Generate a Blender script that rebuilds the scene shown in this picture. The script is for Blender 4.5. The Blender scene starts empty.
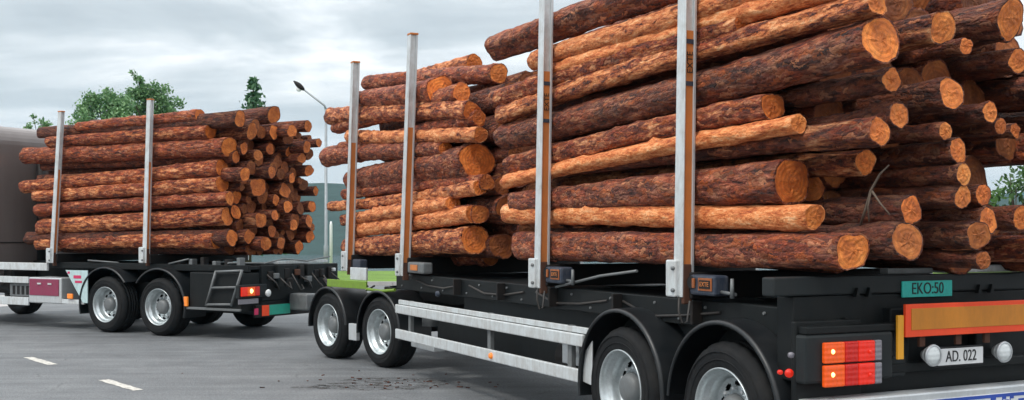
import bpy, bmesh, math, random
import numpy as np
from mathutils import Vector, Matrix, noise

random.seed(7)
rng = np.random.default_rng(7)
SC = bpy.context.scene
COL = SC.collection
PI = math.pi

# ------------------------------------------------------------------ camera
F_PX, CX, HY, CAM_H = 1100.0, 512.0, 235.0, 1.7
cam_d = bpy.data.cameras.new('camera')
cam = bpy.data.objects.new('camera', cam_d)
COL.objects.link(cam)
cam.location = (0, 0, CAM_H)
cam.rotation_euler = (PI / 2, 0, 0)
cam_d.sensor_width = 36
cam_d.lens = F_PX * 36 / 1024
cam_d.shift_y = (HY - 200) / 1024
cam_d.clip_end = 9000
SC.camera = cam

# ------------------------------------------------------------------ view, light, sky
SC.view_settings.view_transform = 'Standard'
SC.view_settings.look = 'None'
SC.view_settings.gamma = 1
SC.view_settings.exposure = 0.22
SUN_EL, SUN_AZ = math.radians(54), math.radians(222)   # azimuth clockwise from +Y: behind the camera, to the left
sd = bpy.data.lights.new('sun', 'SUN')
sd.energy = 1.5
sd.angle = math.radians(10)
sd.color = (1.0, .95, .87)
sun = bpy.data.objects.new('sun', sd)
COL.objects.link(sun)
sdir = Vector((math.sin(SUN_AZ) * math.cos(SUN_EL), math.cos(SUN_AZ) * math.cos(SUN_EL), math.sin(SUN_EL)))
sun.rotation_euler = (-sdir).to_track_quat('-Z', 'Y').to_euler()

world = bpy.data.worlds.new('World')
SC.world = world
world.use_nodes = True


class NT:
    """small helper for building node trees"""
    def __init__(self, tree):
        self.t = tree
        self.n = tree.nodes
        self.l = tree.links

    def node(self, typ, **kw):
        nd = self.n.new(typ)
        for k, v in kw.items():
            setattr(nd, k, v)
        return nd

    def put(self, sock, v):
        if hasattr(v, 'is_linked'):
            self.l.new(v, sock)
        elif v is not None:
            if isinstance(v, (tuple, list)) and len(v) == 3 and sock.type == 'RGBA':
                v = (*v, 1)
            sock.default_value = v

    def math(self, op, a, b=None, c=None, clamp=False):
        nd = self.node('ShaderNodeMath', operation=op, use_clamp=clamp)
        for i, v in enumerate((a, b, c)):
            if v is not None:
                self.put(nd.inputs[i], v)
        return nd.outputs[0]

    def noise(self, vec, scale, detail=4, rough=.55, dist=0.0):
        nd = self.node('ShaderNodeTexNoise')
        self.put(nd.inputs['Vector'], vec)
        nd.inputs['Scale'].default_value = scale
        nd.inputs['Detail'].default_value = detail
        nd.inputs['Roughness'].default_value = rough
        nd.inputs['Distortion'].default_value = dist
        return nd.outputs['Fac']

    def voronoi(self, vec, scale, feature='F1', out='Distance'):
        nd = self.node('ShaderNodeTexVoronoi', feature=feature)
        self.put(nd.inputs['Vector'], vec)
        nd.inputs['Scale'].default_value = scale
        return nd.outputs[out]

    def ramp(self, fac, stops, interp='LINEAR'):
        nd = self.node('ShaderNodeValToRGB')
        nd.color_ramp.interpolation = interp
        el = nd.color_ramp.elements
        while len(el) < len(stops):
            el.new(.5)
        for e, (p, c) in zip(el, stops):
            e.position = p
            if not isinstance(c, (tuple, list)):
                c = (c, c, c)
            e.color = (*c, 1)
        self.put(nd.inputs[0], fac)
        return nd.outputs[0]

    def mix(self, fac, a, b, blend='MIX'):
        nd = self.node('ShaderNodeMix', data_type='RGBA', blend_type=blend)
        self.put(nd.inputs[0], fac)
        self.put(nd.inputs[6], a)
        self.put(nd.inputs[7], b)
        return nd.outputs[2]

    def noise_vec(self, vec, scale, amount):
        nd = self.node('ShaderNodeTexNoise')
        self.put(nd.inputs['Vector'], vec)
        nd.inputs['Scale'].default_value = scale
        nd.inputs['Detail'].default_value = 5
        sc = self.node('ShaderNodeVectorMath', operation='SCALE')
        self.l.new(nd.outputs['Color'], sc.inputs[0])
        sc.inputs['Scale'].default_value = amount
        ad = self.node('ShaderNodeVectorMath', operation='ADD')
        self.put(ad.inputs[0], vec)
        self.l.new(sc.outputs[0], ad.inputs[1])
        return ad.outputs[0]

    def mapping(self, vec, scale=(1, 1, 1), loc=None):
        nd = self.node('ShaderNodeMapping')
        self.put(nd.inputs[0], vec)
        nd.inputs['Scale'].default_value = scale
        if loc is not None:
            self.put(nd.inputs['Location'], loc)
        return nd.outputs[0]


def build_world():
    t = NT(world.node_tree)
    t.n.clear()
    out = t.node('ShaderNodeOutputWorld')
    bg = t.node('ShaderNodeBackground')
    bg.inputs['Strength'].default_value = .1
    sky = t.node('ShaderNodeTexSky', sky_type='NISHITA')
    sky.sun_disc = False
    sky.sun_elevation = SUN_EL
    sky.sun_rotation = SUN_AZ
    sky.air_density = 1.2
    sky.dust_density = 2.0
    tc = t.node('ShaderNodeTexCoord')
    sep = t.node('ShaderNodeSeparateXYZ')
    t.l.new(tc.outputs['Generated'], sep.inputs[0])
    z = t.math('MAXIMUM', sep.outputs[2], 0.0)
    k = t.math('DIVIDE', 1.0, t.math('ADD', z, .11))
    cmb = t.node('ShaderNodeCombineXYZ')
    t.put(cmb.inputs[0], t.math('MULTIPLY', sep.outputs[0], k))
    t.put(cmb.inputs[1], t.math('MULTIPLY', sep.outputs[1], k))
    cmb.inputs[2].default_value = 3.7
    p = cmb.outputs[0]
    n1 = t.noise(p, .85, 8, .56, .5)
    n2 = t.noise(t.mapping(p, (.55, 1.1, 1), (4.1, 2.3, 0)), 1.5, 5, .55, .3)
    n = t.math('ADD', t.math('MULTIPLY', n1, .66), t.math('MULTIPLY', n2, .34))
    cloud = t.ramp(n, [(.37, (.48, .52, .55)), (.45, (.58, .62, .645)), (.51, (.75, .78, .80)), (.58, (1.04, 1.04, 1.035))])
    cl = t.node('ShaderNodeVectorMath', operation='SCALE')
    t.l.new(cloud, cl.inputs[0])
    cl.inputs['Scale'].default_value = 10.2
    low = t.ramp(z, [(.0, 1.0), (.05, .85), (.10, .30), (.17, 0.0)])
    c2 = t.mix(t.math('MULTIPLY', low, .85), cl.outputs[0], (8.6, 8.8, 8.95))
    cie = t.node('ShaderNodeVectorMath', operation='SCALE')
    t.l.new(c2, cie.inputs[0])
    t.put(cie.inputs['Scale'], t.math('ADD', .80, t.math('MULTIPLY', z, 1.6)))   # overcast sky: zenith about three times the horizon
    fin = t.mix(.93, sky.outputs[0], cie.outputs[0])
    t.l.new(fin, bg.inputs['Color'])
    t.l.new(bg.outputs[0], out.inputs[0])


build_world()

# ------------------------------------------------------------------ frames of reference
# trailer frame: origin = outer face of the first rear wheel on the ground, u = towards the trailer's tail, v = across to the far side
TO, TA = Vector((.850, 8.661, 0)), math.atan2(-.898, .440)
KO, KA = Vector((-5.950, 18.50, 0)), math.radians(-30)     # truck
DO, DA = Vector((-2.534, 15.15, 0)), math.atan2(-.785, .620)  # dolly under the trailer's front
DO2 = 1.338


def frame(o, a):
    return o, Vector((math.cos(a), math.sin(a), 0)), Vector((-math.sin(a), math.cos(a), 0))


TF, KF, DF = frame(TO, TA), frame(KO, KA), frame(DO, DA)


def ray(px, py):
    return Vector(((px - CX) / F_PX, 1.0, (HY - py) / F_PX))


def at_v(fr, px, py, v):
    """world point in the vertical plane v=const of a vehicle frame"""
    o, U, V = fr
    d = ray(px, py)
    c = Vector((0, 0, CAM_H))
    s = (v - (c - o).dot(V)) / d.dot(V)
    return c + d * s


def at_u(fr, px, py, u):
    o, U, V = fr
    d = ray(px, py)
    c = Vector((0, 0, CAM_H))
    s = (u - (c - o).dot(U)) / d.dot(U)
    return c + d * s


def loc(fr, p):
    o, U, V = fr
    q = p - o
    return Vector((q.dot(U), q.dot(V), p.z))


def wor(fr, u, v, z):
    o, U, V = fr
    return o + U * u + V * v + Vector((0, 0, z))


def ground(px, py):
    y = F_PX * CAM_H / (py - HY)
    return Vector(((px - CX) / F_PX * y, y, 0))


# ------------------------------------------------------------------ mesh helpers
def add_obj(name, me, parent=None, label=None, cat=None, group=None, kind=None, loc_=None):
    o = bpy.data.objects.new(name, me)
    COL.objects.link(o)
    if parent:
        o.parent = parent
    if loc_ is not None:
        o.location = loc_
    if label:
        o['label'] = label
    if cat:
        o['category'] = cat
    if group:
        o['group'] = group
    if kind:
        o['kind'] = kind
    return o


def empty(name, l, rz, parent=None, **kw):
    o = add_obj(name, None, parent, **kw)
    o.empty_display_size = .2
    o.location = l
    o.rotation_euler = (0, 0, rz)
    return o


class MB:
    def __init__(self):
        self.v, self.f, self.s = [], [], []

    def add(self, vs, fs, smooth=False):
        b = len(self.v)
        self.v += [tuple(x) for x in vs]
        for f in fs:
            self.f.append(tuple(i + b for i in f))
            self.s.append(smooth)

    def box(self, a, b, rot=None, piv=None):
        """axis box from corner a to corner b"""
        (x0, y0, z0), (x1, y1, z1) = a, b
        vs = [Vector(p) for p in ((x0, y0, z0), (x1, y0, z0), (x1, y1, z0), (x0, y1, z0), (x0, y0, z1), (x1, y0, z1), (x1, y1, z1), (x0, y1, z1))]
        if rot is not None:
            pv = Vector(piv) if piv else (Vector(a) + Vector(b)) / 2
            vs = [pv + rot @ (p - pv) for p in vs]
        self.add(vs, [(0, 3, 2, 1), (4, 5, 6, 7), (0, 1, 5, 4), (1, 2, 6, 5), (2, 3, 7, 6), (3, 0, 4, 7)])
        return self

    def tube(self, pts, r, n=10, caps=True):
        pts = [Vector(p) for p in pts]
        rs = r if isinstance(r, (list, tuple)) else [r] * len(pts)
        vs, fs = [], []
        ref = None
        for i, p in enumerate(pts):
            t = (pts[min(i + 1, len(pts) - 1)] - pts[max(i - 1, 0)]).normalized()
            if ref is None:
                ref = Vector((0, 0, 1)) if abs(t.z) < .9 else Vector((1, 0, 0))
            a = t.cross(ref).normalized()
            b = t.cross(a).normalized()
            ref = -b if False else ref
            for k in range(n):
                an = 2 * PI * k / n
                vs.append(p + (a * math.cos(an) + b * math.sin(an)) * rs[i])
        for i in range(len(pts) - 1):
            for k in range(n):
                k2 = (k + 1) % n
                fs.append((i * n + k, i * n + k2, (i + 1) * n + k2, (i + 1) * n + k))
        self.add(vs, fs, True)
        if caps:
            m = len(pts) - 1
            self.add(vs[:n], [tuple(range(n - 1, -1, -1))] if False else [tuple(range(n))])
            self.add(vs[m * n:], [tuple(range(n))])
        return self

    def prism(self, poly, axis, d0, d1):
        """poly of 2-D points extruded along axis 0/1/2 from d0 to d1"""
        def mk(p, d):
            q = list(p)
            q.insert(axis, d)
            return tuple(q)
        n = len(poly)
        vs = [mk(p, d0) for p in poly] + [mk(p, d1) for p in poly]
        fs = [tuple(range(n)), tuple(range(2 * n - 1, n - 1, -1))]
        for i in range(n):
            j = (i + 1) % n
            fs.append((i, i + n, j + n, j))
        self.add(vs, fs)
        return self

    def lathe(self, prof, n=48, a0=0.0, a1=2 * PI, c=(0, 0, 0), smooth=True, mod=None):
        """prof: (radius, y) revolved round the y axis through c"""
        full = abs(a1 - a0 - 2 * PI) < 1e-6
        m = n if full else n + 1
        vs, fs = [], []
        for k in range(m):
            an = a0 + (a1 - a0) * k / n
            for j, (r, y) in enumerate(prof):
                rr = r if mod is None else mod(r, j, k)
                vs.append((c[0] + rr * math.cos(an), c[1] + y, c[2] + rr * math.sin(an)))
        q = len(prof)
        for k in range(n):
            k2 = (k + 1) % m
            for j in range(q - 1):
                fs.append((k * q + j, k * q + j + 1, k2 * q + j + 1, k2 * q + j))
        self.add(vs, fs, smooth)
        return self

    def mesh(self, name, mat):
        me = bpy.data.meshes.new(name)
        me.from_pydata(self.v, [], self.f)
        me.polygons.foreach_set('use_smooth', self.s)
        bm = bmesh.new()
        bm.from_mesh(me)
        bmesh.ops.remove_doubles(bm, verts=bm.verts, dist=1e-5)
        bmesh.ops.recalc_face_normals(bm, faces=bm.faces)
        bm.to_mesh(me)
        bm.free()
        if mat:
            me.materials.append(mat)
        return me

    def obj(self, name, mat, parent=None, bevel=0.0, **kw):
        o = add_obj(name, self.mesh(name, mat), parent, **kw)
        if bevel:
            md = o.modifiers.new('bevel', 'BEVEL')
            md.width = bevel
            md.segments = 2
            md.limit_method = 'ANGLE'
            md.angle_limit = math.radians(40)
            md.harden_normals = False
        return o


def boxpart(name, mat, parent, a, b, bevel=.008, **kw):
    lo = tuple(min(x, y) for x, y in zip(a, b))
    hi = tuple(max(x, y) for x, y in zip(a, b))
    return MB().box(lo, hi).obj(name, mat, parent, bevel, **kw)


def text(body, size, mat, parent, l, rot, name='lettering', extrude=.002, align='CENTER', sx=1.0):
    cu = bpy.data.curves.new(name, 'FONT')
    cu.body = body
    cu.size = size
    cu.extrude = extrude
    cu.align_x = align
    cu.align_y = 'CENTER'
    tmp = bpy.data.objects.new(name, cu)
    COL.objects.link(tmp)
    bpy.context.view_layer.update()
    me = bpy.data.meshes.new_from_object(tmp.evaluated_get(bpy.context.evaluated_depsgraph_get()))
    bpy.data.objects.remove(tmp)
    me.materials.clear()
    me.materials.append(mat)
    o = add_obj(name, me, parent, kind='stuff')
    o.location = l
    o.rotation_euler = rot
    o.scale = (sx, 1, 1)
    return o


# ------------------------------------------------------------------ materials
def material(name):
    m = bpy.data.materials.new(name)
    m.use_nodes = True
    t = NT(m.node_tree)
    t.n.clear()
    out = t.node('ShaderNodeOutputMaterial')
    b = t.node('ShaderNodeBsdfPrincipled')
    t.l.new(b.outputs[0], out.inputs[0])
    return m, t, b, out


def bump(t, b, height, strength, dist):
    nd = t.node('ShaderNodeBump')
    nd.inputs['Strength'].default_value = strength
    nd.inputs['Distance'].default_value = dist
    t.put(nd.inputs['Height'], height)
    t.l.new(nd.outputs[0], b.inputs['Normal'])


DULL = {'black_paint', 'charcoal_paint', 'tyre_rubber', 'dark_metal'}


def worn(name, col, rough=.5, metal=0.0, dirt=.35, dirt_col=(.09, .075, .06), scale=7.0, coat=0.0, bumpy=.15, dark=None):
    """painted or metal surface with blotchy dirt, fine grime and uneven gloss"""
    m, t, b, out = material(name)
    tc = t.node('ShaderNodeTexCoord').outputs['Object']
    n1 = t.noise(tc, scale, 6, .65, .3)
    n2 = t.noise(t.mapping(tc, (1, 1, .25)), scale * 4, 5, .6)
    f = t.math('MULTIPLY', t.ramp(t.math('ADD', t.math('MULTIPLY', n1, .6), t.math('MULTIPLY', n2, .4)), [(.42, 0.0), (.66, 1.0)]), dirt)
    var = t.mix(t.math('MULTIPLY', n2, .5), col, tuple(c * .78 for c in col))
    t.put(b.inputs['Base Color'], t.mix(f, var, dirt_col))
    t.put(b.inputs['Roughness'], t.math('ADD', t.math('MULTIPLY', n1, .3), rough - .12, clamp=True))
    t.put(b.inputs['Metallic'], t.math('MULTIPLY', t.math('SUBTRACT', 1.0, f), metal))
    b.inputs['Coat Weight'].default_value = coat
    if name in DULL:
        b.inputs['Specular IOR Level'].default_value = .22
    if bumpy:
        bump(t, b, n2, bumpy, .004)
    return m


def bark_material():
    m, t, b, out = material('pine_bark')
    tc = t.node('ShaderNodeTexCoord').outputs['Object']
    oi = t.node('ShaderNodeObjectInfo')
    rnd = oi.outputs['Random']
    off = t.node('ShaderNodeCombineXYZ')
    for i, kf in enumerate((37.0, 11.3, 23.7)):
        t.put(off.inputs[i], t.math('MULTIPLY', rnd, kf))
    p = t.mapping(tc, (1, 1, 1), off.outputs[0])
    ps = t.mapping(p, (.24, 1, 1))

    def attr(nm):
        a = t.node('ShaderNodeAttribute', attribute_type='OBJECT')
        a.attribute_name = nm
        return a.outputs['Fac']
    peel, tone, grey = attr('peel'), attr('tone'), attr('grey')
    big = t.noise(t.mapping(p, (.34, 1, 1)), 6.5, 8, .72, .9)
    mid = t.noise(ps, 21, 6, .68, .4)
    fine = t.noise(t.mapping(p, (.40, 1, 1)), 64, 5, .75)
    wob = t.node('ShaderNodeVectorMath', operation='ADD')
    nz = t.node('ShaderNodeTexNoise')
    t.put(nz.inputs['Vector'], p)
    nz.inputs['Scale'].default_value = 18
    nz.inputs['Detail'].default_value = 3
    wsc = t.node('ShaderNodeVectorMath', operation='SCALE')
    t.l.new(nz.outputs['Color'], wsc.inputs[0])
    wsc.inputs['Scale'].default_value = .07
    t.l.new(t.mapping(p, (.36, 1, 1)), wob.inputs[0])
    t.l.new(wsc.outputs[0], wob.inputs[1])
    cell = t.voronoi(wob.outputs[0], 36)
    cellc = t.voronoi(wob.outputs[0], 36, out='Color')
    bark = t.ramp(t.math('ADD', t.math('MULTIPLY', mid, .75), t.math('MULTIPLY', fine, .25)),
                  [(.37, (.020, .006, .005)), (.45, (.150, .031, .018)), (.54, (.34, .078, .040)), (.64, (.60, .22, .125))])
    gbark = t.ramp(mid, [(.36, (.020, .009, .008)), (.48, (.125, .044, .032)), (.62, (.38, .20, .14))])
    bark = t.mix(t.math('MULTIPLY', t.ramp(big, [(.38, 0.0), (.6, 1.0)]), grey), bark, gbark)
    sepc = t.node('ShaderNodeSeparateColor')
    t.l.new(cellc, sepc.inputs[0])
    flake = t.ramp(sepc.outputs[0], [(.55, 0.0), (.95, 1.0)])
    bark = t.mix(t.math('MULTIPLY', flake, .5), bark, (.48, .13, .040))
    peeled = t.ramp(t.math('ADD', t.math('MULTIPLY', mid, .55), t.math('MULTIPLY', fine, .45)),
                    [(.37, (.20, .042, .021)), (.45, (.47, .140, .058)), (.54, (.69, .285, .130)), (.65, (.88, .56, .33))])
    streak = t.noise(t.mapping(p, (.07, 1, 1)), 7.5, 6, .6, .5)
    big = t.math('ADD', t.math('MULTIPLY', big, .5), t.math('MULTIPLY', streak, .5))
    pm = t.math('ADD', t.math('ADD', t.math('MULTIPLY', big, .52), t.math('MULTIPLY', mid, .48)), t.math('SUBTRACT', t.math('MULTIPLY', peel, .46), .325))
    pf = t.ramp(pm, [(.38, 0.0), (.43, .7), (.52, 1.0)])
    c = t.mix(pf, bark, peeled)
    c = t.mix(t.math('MULTIPLY', t.ramp(fine, [(.56, 0.0), (.66, 1.0)]), t.math('SUBTRACT', .5, t.math('MULTIPLY', pf, .28))), c, (.020, .009, .007))
    c = t.mix(t.math('MULTIPLY', t.ramp(sepc.outputs[1], [(.84, 0.0), (.95, 1.0)]), t.math('SUBTRACT', .7, t.math('MULTIPLY', pf, .5))), c, (.56, .25, .14))
    plate = t.ramp(sepc.outputs[2], [(.0, .55), (.3, .92), (.75, 1.10), (1.0, 1.38)])
    hs = t.node('ShaderNodeHueSaturation')
    t.put(hs.inputs['Color'], c)
    hs.inputs['Saturation'].default_value = 1.08
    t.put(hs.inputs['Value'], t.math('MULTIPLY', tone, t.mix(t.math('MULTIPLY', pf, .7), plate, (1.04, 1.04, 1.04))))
    t.l.new(hs.outputs[0], b.inputs['Base Color'])
    t.put(b.inputs['Roughness'], t.math('ADD', .62, t.math('MULTIPLY', mid, .3)))
    h = t.math('ADD', t.math('ADD', t.math('MULTIPLY', cell, -.8), t.math('MULTIPLY', mid, 1.2)), t.math('MULTIPLY', fine, .5))
    h = t.math('MULTIPLY', h, t.math('SUBTRACT', 1.0, t.math('MULTIPLY', pf, .72)))
    bump(t, b, h, 1.0, .035)
    return m


def cut_material():
    m, t, b, out = material('cut_wood')
    tc = t.node('ShaderNodeTexCoord').outputs['Object']
    oi = t.node('ShaderNodeObjectInfo')
    off = t.node('ShaderNodeCombineXYZ')
    t.put(off.inputs[0], t.math('MULTIPLY', oi.outputs['Random'], 31.0))
    p = t.mapping(tc, (1, 1, 1), off.outputs[0])
    a = t.node('ShaderNodeAttribute', attribute_type='OBJECT')
    a.attribute_name = 'pale'
    pale = a.outputs['Fac']
    a2 = t.node('ShaderNodeAttribute', attribute_type='OBJECT')
    a2.attribute_name = 'tone'
    sp = t.node('ShaderNodeSeparateXYZ')
    t.l.new(tc, sp.inputs[0])
    n1 = t.noise(p, 9, 5, .6, .4)
    n2 = t.noise(p, 45, 5, .7)
    r = t.math('SQRT', t.math('ADD', t.math('POWER', sp.outputs[1], 2.0), t.math('POWER', sp.outputs[2], 2.0)))
    rr = t.math('ADD', r, t.math('MULTIPLY', t.math('SUBTRACT', n1, .5), .05))
    ring = t.math('SINE', t.math('MULTIPLY', rr, 520.0))
    ring2 = t.math('SINE', t.math('MULTIPLY', rr, 190.0))
    ang = t.math('ARCTAN2', sp.outputs[2], sp.outputs[1])
    crk = t.noise(t.mapping(p, (1, 1, 1)), 1.0, 2)
    star = t.math('SINE', t.math('ADD', t.math('MULTIPLY', ang, 5.0), t.math('MULTIPLY', n1, 9.0)))
    heart = t.ramp(rr, [(.045, 1.0), (.085, 0.0)])
    blot = t.ramp(t.noise(p, 5.5, 6, .7, 1.0), [(.42, 0.0), (.66, 1.0)])
    base = t.mix(pale, t.ramp(n1, [(.33, (.33, .060, .008)), (.52, (.62, .145, .018)), (.7, (.80, .24, .04))]),
                 t.ramp(n1, [(.33, (.56, .20, .045)), (.52, (.76, .34, .085)), (.7, (.86, .48, .17))]))
    c = t.mix(t.math('MULTIPLY', heart, .3), base, (.34, .095, .022))
    rf = t.math('ADD', t.math('MULTIPLY', ring, .12), t.math('MULTIPLY', ring2, .13))
    c = t.mix(t.math('ADD', rf, .22, clamp=True), c, (.23, .07, .018))
    c = t.mix(t.math('MULTIPLY', t.ramp(n2, [(.53, 0.0), (.68, 1.0)]), .38), c, (.17, .055, .018))
    c = t.mix(t.math('MULTIPLY', blot, .28), c, (.20, .055, .014))
    c = t.mix(t.math('MULTIPLY', t.ramp(star, [(.975, 0.0), (1.0, 1.0)]), .22), c, (.07, .025, .01))
    hs = t.node('ShaderNodeHueSaturation')
    t.put(hs.inputs['Color'], c)
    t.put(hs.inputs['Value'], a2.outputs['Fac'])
    t.l.new(hs.outputs[0], b.inputs['Base Color'])
    b.inputs['Roughness'].default_value = .75
    bump(t, b, t.math('ADD', t.math('MULTIPLY', n2, 1.4), t.math('MULTIPLY', ring2, .25)), .5, .008)
    return m


BARK, CUT = bark_material(), cut_material()
M = {}
M['black'] = worn('black_paint', (.0065, .0085, .0095), .5, 0, .42, (.019, .019, .018), 4)
M['panel'] = worn('charcoal_paint', (.018, .022, .024), .48, 0, .3, (.035, .034, .031), 5)
M['fender'] = worn('fender_plastic', (.008, .010, .012), .36, 0, .3, (.030, .031, .032), 4)
M['rubber'] = worn('tyre_rubber', (.0085, .0095, .011), .72, 0, .5, (.030, .029, .028), 6, bumpy=.3)
M['alu'] = worn('aluminium', (.62, .65, .67), .42, .55, .35, (.30, .28, .25), 5)
M['alu_white'] = worn('pale_metal', (.68, .72, .735), .42, .35, .55, (.27, .235, .20), 5)
M['steel'] = worn('wheel_steel', (.58, .63, .645), .30, .85, .35, (.12, .125, .125), 14)
M['grey'] = worn('grey_metal', (.16, .172, .178), .5, .2, .4, (.07, .063, .056), 6)
M['dark_metal'] = worn('dark_metal', (.018, .018, .019), .55, .2, .5, (.032, .022, .016), 8)
M['rust'] = worn('rusty_steel', (.085, .033, .018), .8, .1, .5, (.06, .028, .018), 20)
M['orange_tape'] = worn('orange_tape', (.58, .19, .045), .5, 0, .45, (.30, .12, .05), 9)
M['orange_paint'] = worn('amber_plate', (.80, .36, .02), .5, 0, .15, (.3, .14, .03), 8)
M['plate_red'] = worn('red_reflective_border', (.93, .075, .015), .55, 0, .12, (.4, .08, .03), 8)
M['plate_yellow'] = worn('amber_reflective_field', (.62, .22, .014), .42, 0, .3, (.36, .14, .02), 10)
M['white'] = worn('white_plate', (.74, .75, .76), .45, 0, .2, (.4, .38, .35), 6)
M['ink'] = worn('black_ink', (.015, .015, .017), .6, 0, 0)
M['teal'] = worn('teal_plate', (.025, .50, .43), .5, 0, .4, (.03, .22, .21), 14)
M['crimson'] = worn('crimson_paint', (.25, .024, .075), .45, 0, .35, (.16, .09, .1), 7)
M['blue_ink'] = worn('blue_print', (.02, .07, .40), .5, 0, .1)
M['label_orange'] = worn('faded_orange_label', (.36, .10, .02), .6, 0, .6, (.08, .05, .04), 16)
M['blue'] = worn('blue_winch_paint', (.022, .034, .058), .55, .1, .55, (.10, .10, .11), 14)
M['cab'] = worn('cab_paint', (.17, .145, .138), .34, .2, .35, (.10, .08, .075), 1.4, coat=.3, bumpy=.02)
M['red_mark'] = worn('red_print', (.6, .03, .12), .5, 0, .1)
M['fitting_green'] = worn('green_reflector', (.02, .36, .26), .4, 0, .2)
M['post_grey'] = worn('galvanised_steel', (.30, .33, .35), .5, .4, .2)
M['hose'] = worn('rubber_hose', (.02, .018, .018), .55, 0, .4)
M['twig'] = worn('twig_bark', (.13, .095, .07), .85, 0, .4)
M['concrete'] = worn('concrete', (.42, .41, .40), .9, 0, .4, (.25, .24, .23), .8)


def lens(name, col, glow=0.0, hot=None):
    m, t, b, out = material(name)
    tc = t.node('ShaderNodeTexCoord').outputs['Object']
    n = t.noise(t.mapping(tc, (1, 1, 1)), 60, 3)
    t.put(b.inputs['Base Color'], t.mix(t.math('MULTIPLY', n, .6), col, tuple(c * .55 for c in col)))
    b.inputs['Roughness'].default_value = .30
    b.inputs['Coat Weight'].default_value = .15
    sx_ = t.node('ShaderNodeSeparateXYZ')
    t.l.new(tc, sx_.inputs[0])
    bump(t, b, t.math('ADD', t.math('SINE', t.math('MULTIPLY', sx_.outputs[1], 190.0)), t.math('SINE', t.math('MULTIPLY', sx_.outputs[2], 190.0))), .25, .004)
    if glow:
        b.inputs['Emission Color'].default_value = (*(hot or col), 1)
        b.inputs['Emission Strength'].default_value = glow
    return m


M['lens_red'] = lens('red_lens', (.48, .010, .006), .14, (.9, .02, .005))
M['lens_bright_red'] = lens('bright_red_lens', (.55, .010, .005), .30, (1, .04, .01))
M['lens_orange'] = lens('lit_orange_lens', (.74, .075, .010), .22, (1, .16, .01))
M['bulb'] = lens('lit_bulb', (1, .75, .3), 2.6, (1, .72, .22))
M['lens_clear'] = lens('clear_lens', (.86, .90, .90))
M['lens_grey'] = lens('grey_lens', (.24, .23, .26))
M['amber'] = lens('amber_marker', (.80, .22, .03), .25, (1, .3, .03))


def asphalt_material():
    m, t, b, out = material('asphalt')
    tc = t.node('ShaderNodeTexCoord').outputs['Object']
    a = t.noise(tc, .22, 5, .6, .4)
    bb = t.noise(tc, 1.7, 6, .65, .3)
    c = t.noise(tc, 38, 5, .8)
    d = t.voronoi(tc, 70)
    crk = t.voronoi(t.mapping(t.noise_vec(tc, 1.3, .35), (1, 1, 1)), .42, 'DISTANCE_TO_EDGE')
    streak = t.noise(t.mapping(tc, (.16, 2.2, 1)), 1.6, 5, .6)
    n = t.math('ADD', t.math('ADD', t.math('MULTIPLY', a, .38), t.math('MULTIPLY', bb, .32)), t.math('MULTIPLY', streak, .30))
    col = t.ramp(n, [(.39, (.088, .094, .100)), (.5, (.138, .147, .156)), (.61, (.196, .206, .213))])
    col = t.mix(t.ramp(d, [(.05, .42), (.35, 0.0)]), col, (.18, .185, .19))
    col = t.mix(t.math('MULTIPLY', t.ramp(c, [(.5, 0.0), (.60, 1.0)]), .55), col, (.050, .052, .055))
    col = t.mix(t.math('MULTIPLY', t.ramp(c, [(.36, 1.0), (.44, 0.0)]), .4), col, (.33, .335, .34))
    col = t.mix(t.math('MULTIPLY', t.math('MULTIPLY', t.ramp(crk, [(.0, 1.0), (.010, 0.0)]), t.ramp(bb, [(.5, 0.0), (.62, 1.0)])), .40), col, (.035, .035, .036))
    t.put(b.inputs['Base Color'], col)
    t.put(b.inputs['Roughness'], t.math('ADD', .58, t.math('MULTIPLY', bb, .34)))
    bump(t, b, t.math('ADD', d, t.math('MULTIPLY', c, .7)), .55, .012)
    return m


M['asphalt'] = asphalt_material()


def grass_material(name, c0, c1):
    m, t, b, out = material(name)
    tc = t.node('ShaderNodeTexCoord').outputs['Object']
    n1 = t.noise(tc, .5, 6, .65)
    n2 = t.noise(tc, 9, 4, .7)
    t.put(b.inputs['Base Color'], t.ramp(t.math('ADD', t.math('MULTIPLY', n1, .5), t.math('MULTIPLY', n2, .5)), [(.35, c0), (.65, c1)]))
    b.inputs['Roughness'].default_value = .9
    bump(t, b, n2, .8, .08)
    return m


M['grass'] = grass_material('grass', (.06, .13, .012), (.17, .29, .03))
M['land'] = grass_material('meadow', (.035, .065, .018), (.09, .13, .035))
M['forest'] = grass_material('forest', (.005, .026, .026), (.014, .056, .052))  # bluish haze of distance mixed into the tree colour


def water_material():
    m, t, b, out = material('lake_water')
    tc = t.node('ShaderNodeTexCoord').outputs['Object']
    b.inputs['Base Color'].default_value = (.02, .045, .06, 1)
    b.inputs['Roughness'].default_value = .12
    bump(t, b, t.noise(t.mapping(tc, (1, .4, 1)), .9, 5, .6), .5, .12)
    return m


M['water'] = water_material()


def leaf_material(name, lo, hi, trans=.25):
    m, t, b, out = material(name)
    g = t.node('ShaderNodeNewGeometry')
    tc = t.node('ShaderNodeTexCoord').outputs['Object']
    n = t.noise(tc, 1.1, 3)
    f = t.math('ADD', t.math('MULTIPLY', g.outputs['Random Per Island'], .6), t.math('MULTIPLY', n, .5))
    col = t.ramp(f, [(.25, lo), (.85, hi)])
    t.put(b.inputs['Base Color'], col)
    b.inputs['Roughness'].default_value = .55
    tr = t.node('ShaderNodeBsdfTranslucent')
    t.put(tr.inputs[0], col)
    mx = t.node('ShaderNodeMixShader')
    mx.inputs[0].default_value = trans
    t.l.new(b.outputs[0], mx.inputs[1])
    t.l.new(tr.outputs[0], mx.inputs[2])
    t.l.new(mx.outputs[0], out.inputs[0])
    return m


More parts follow.
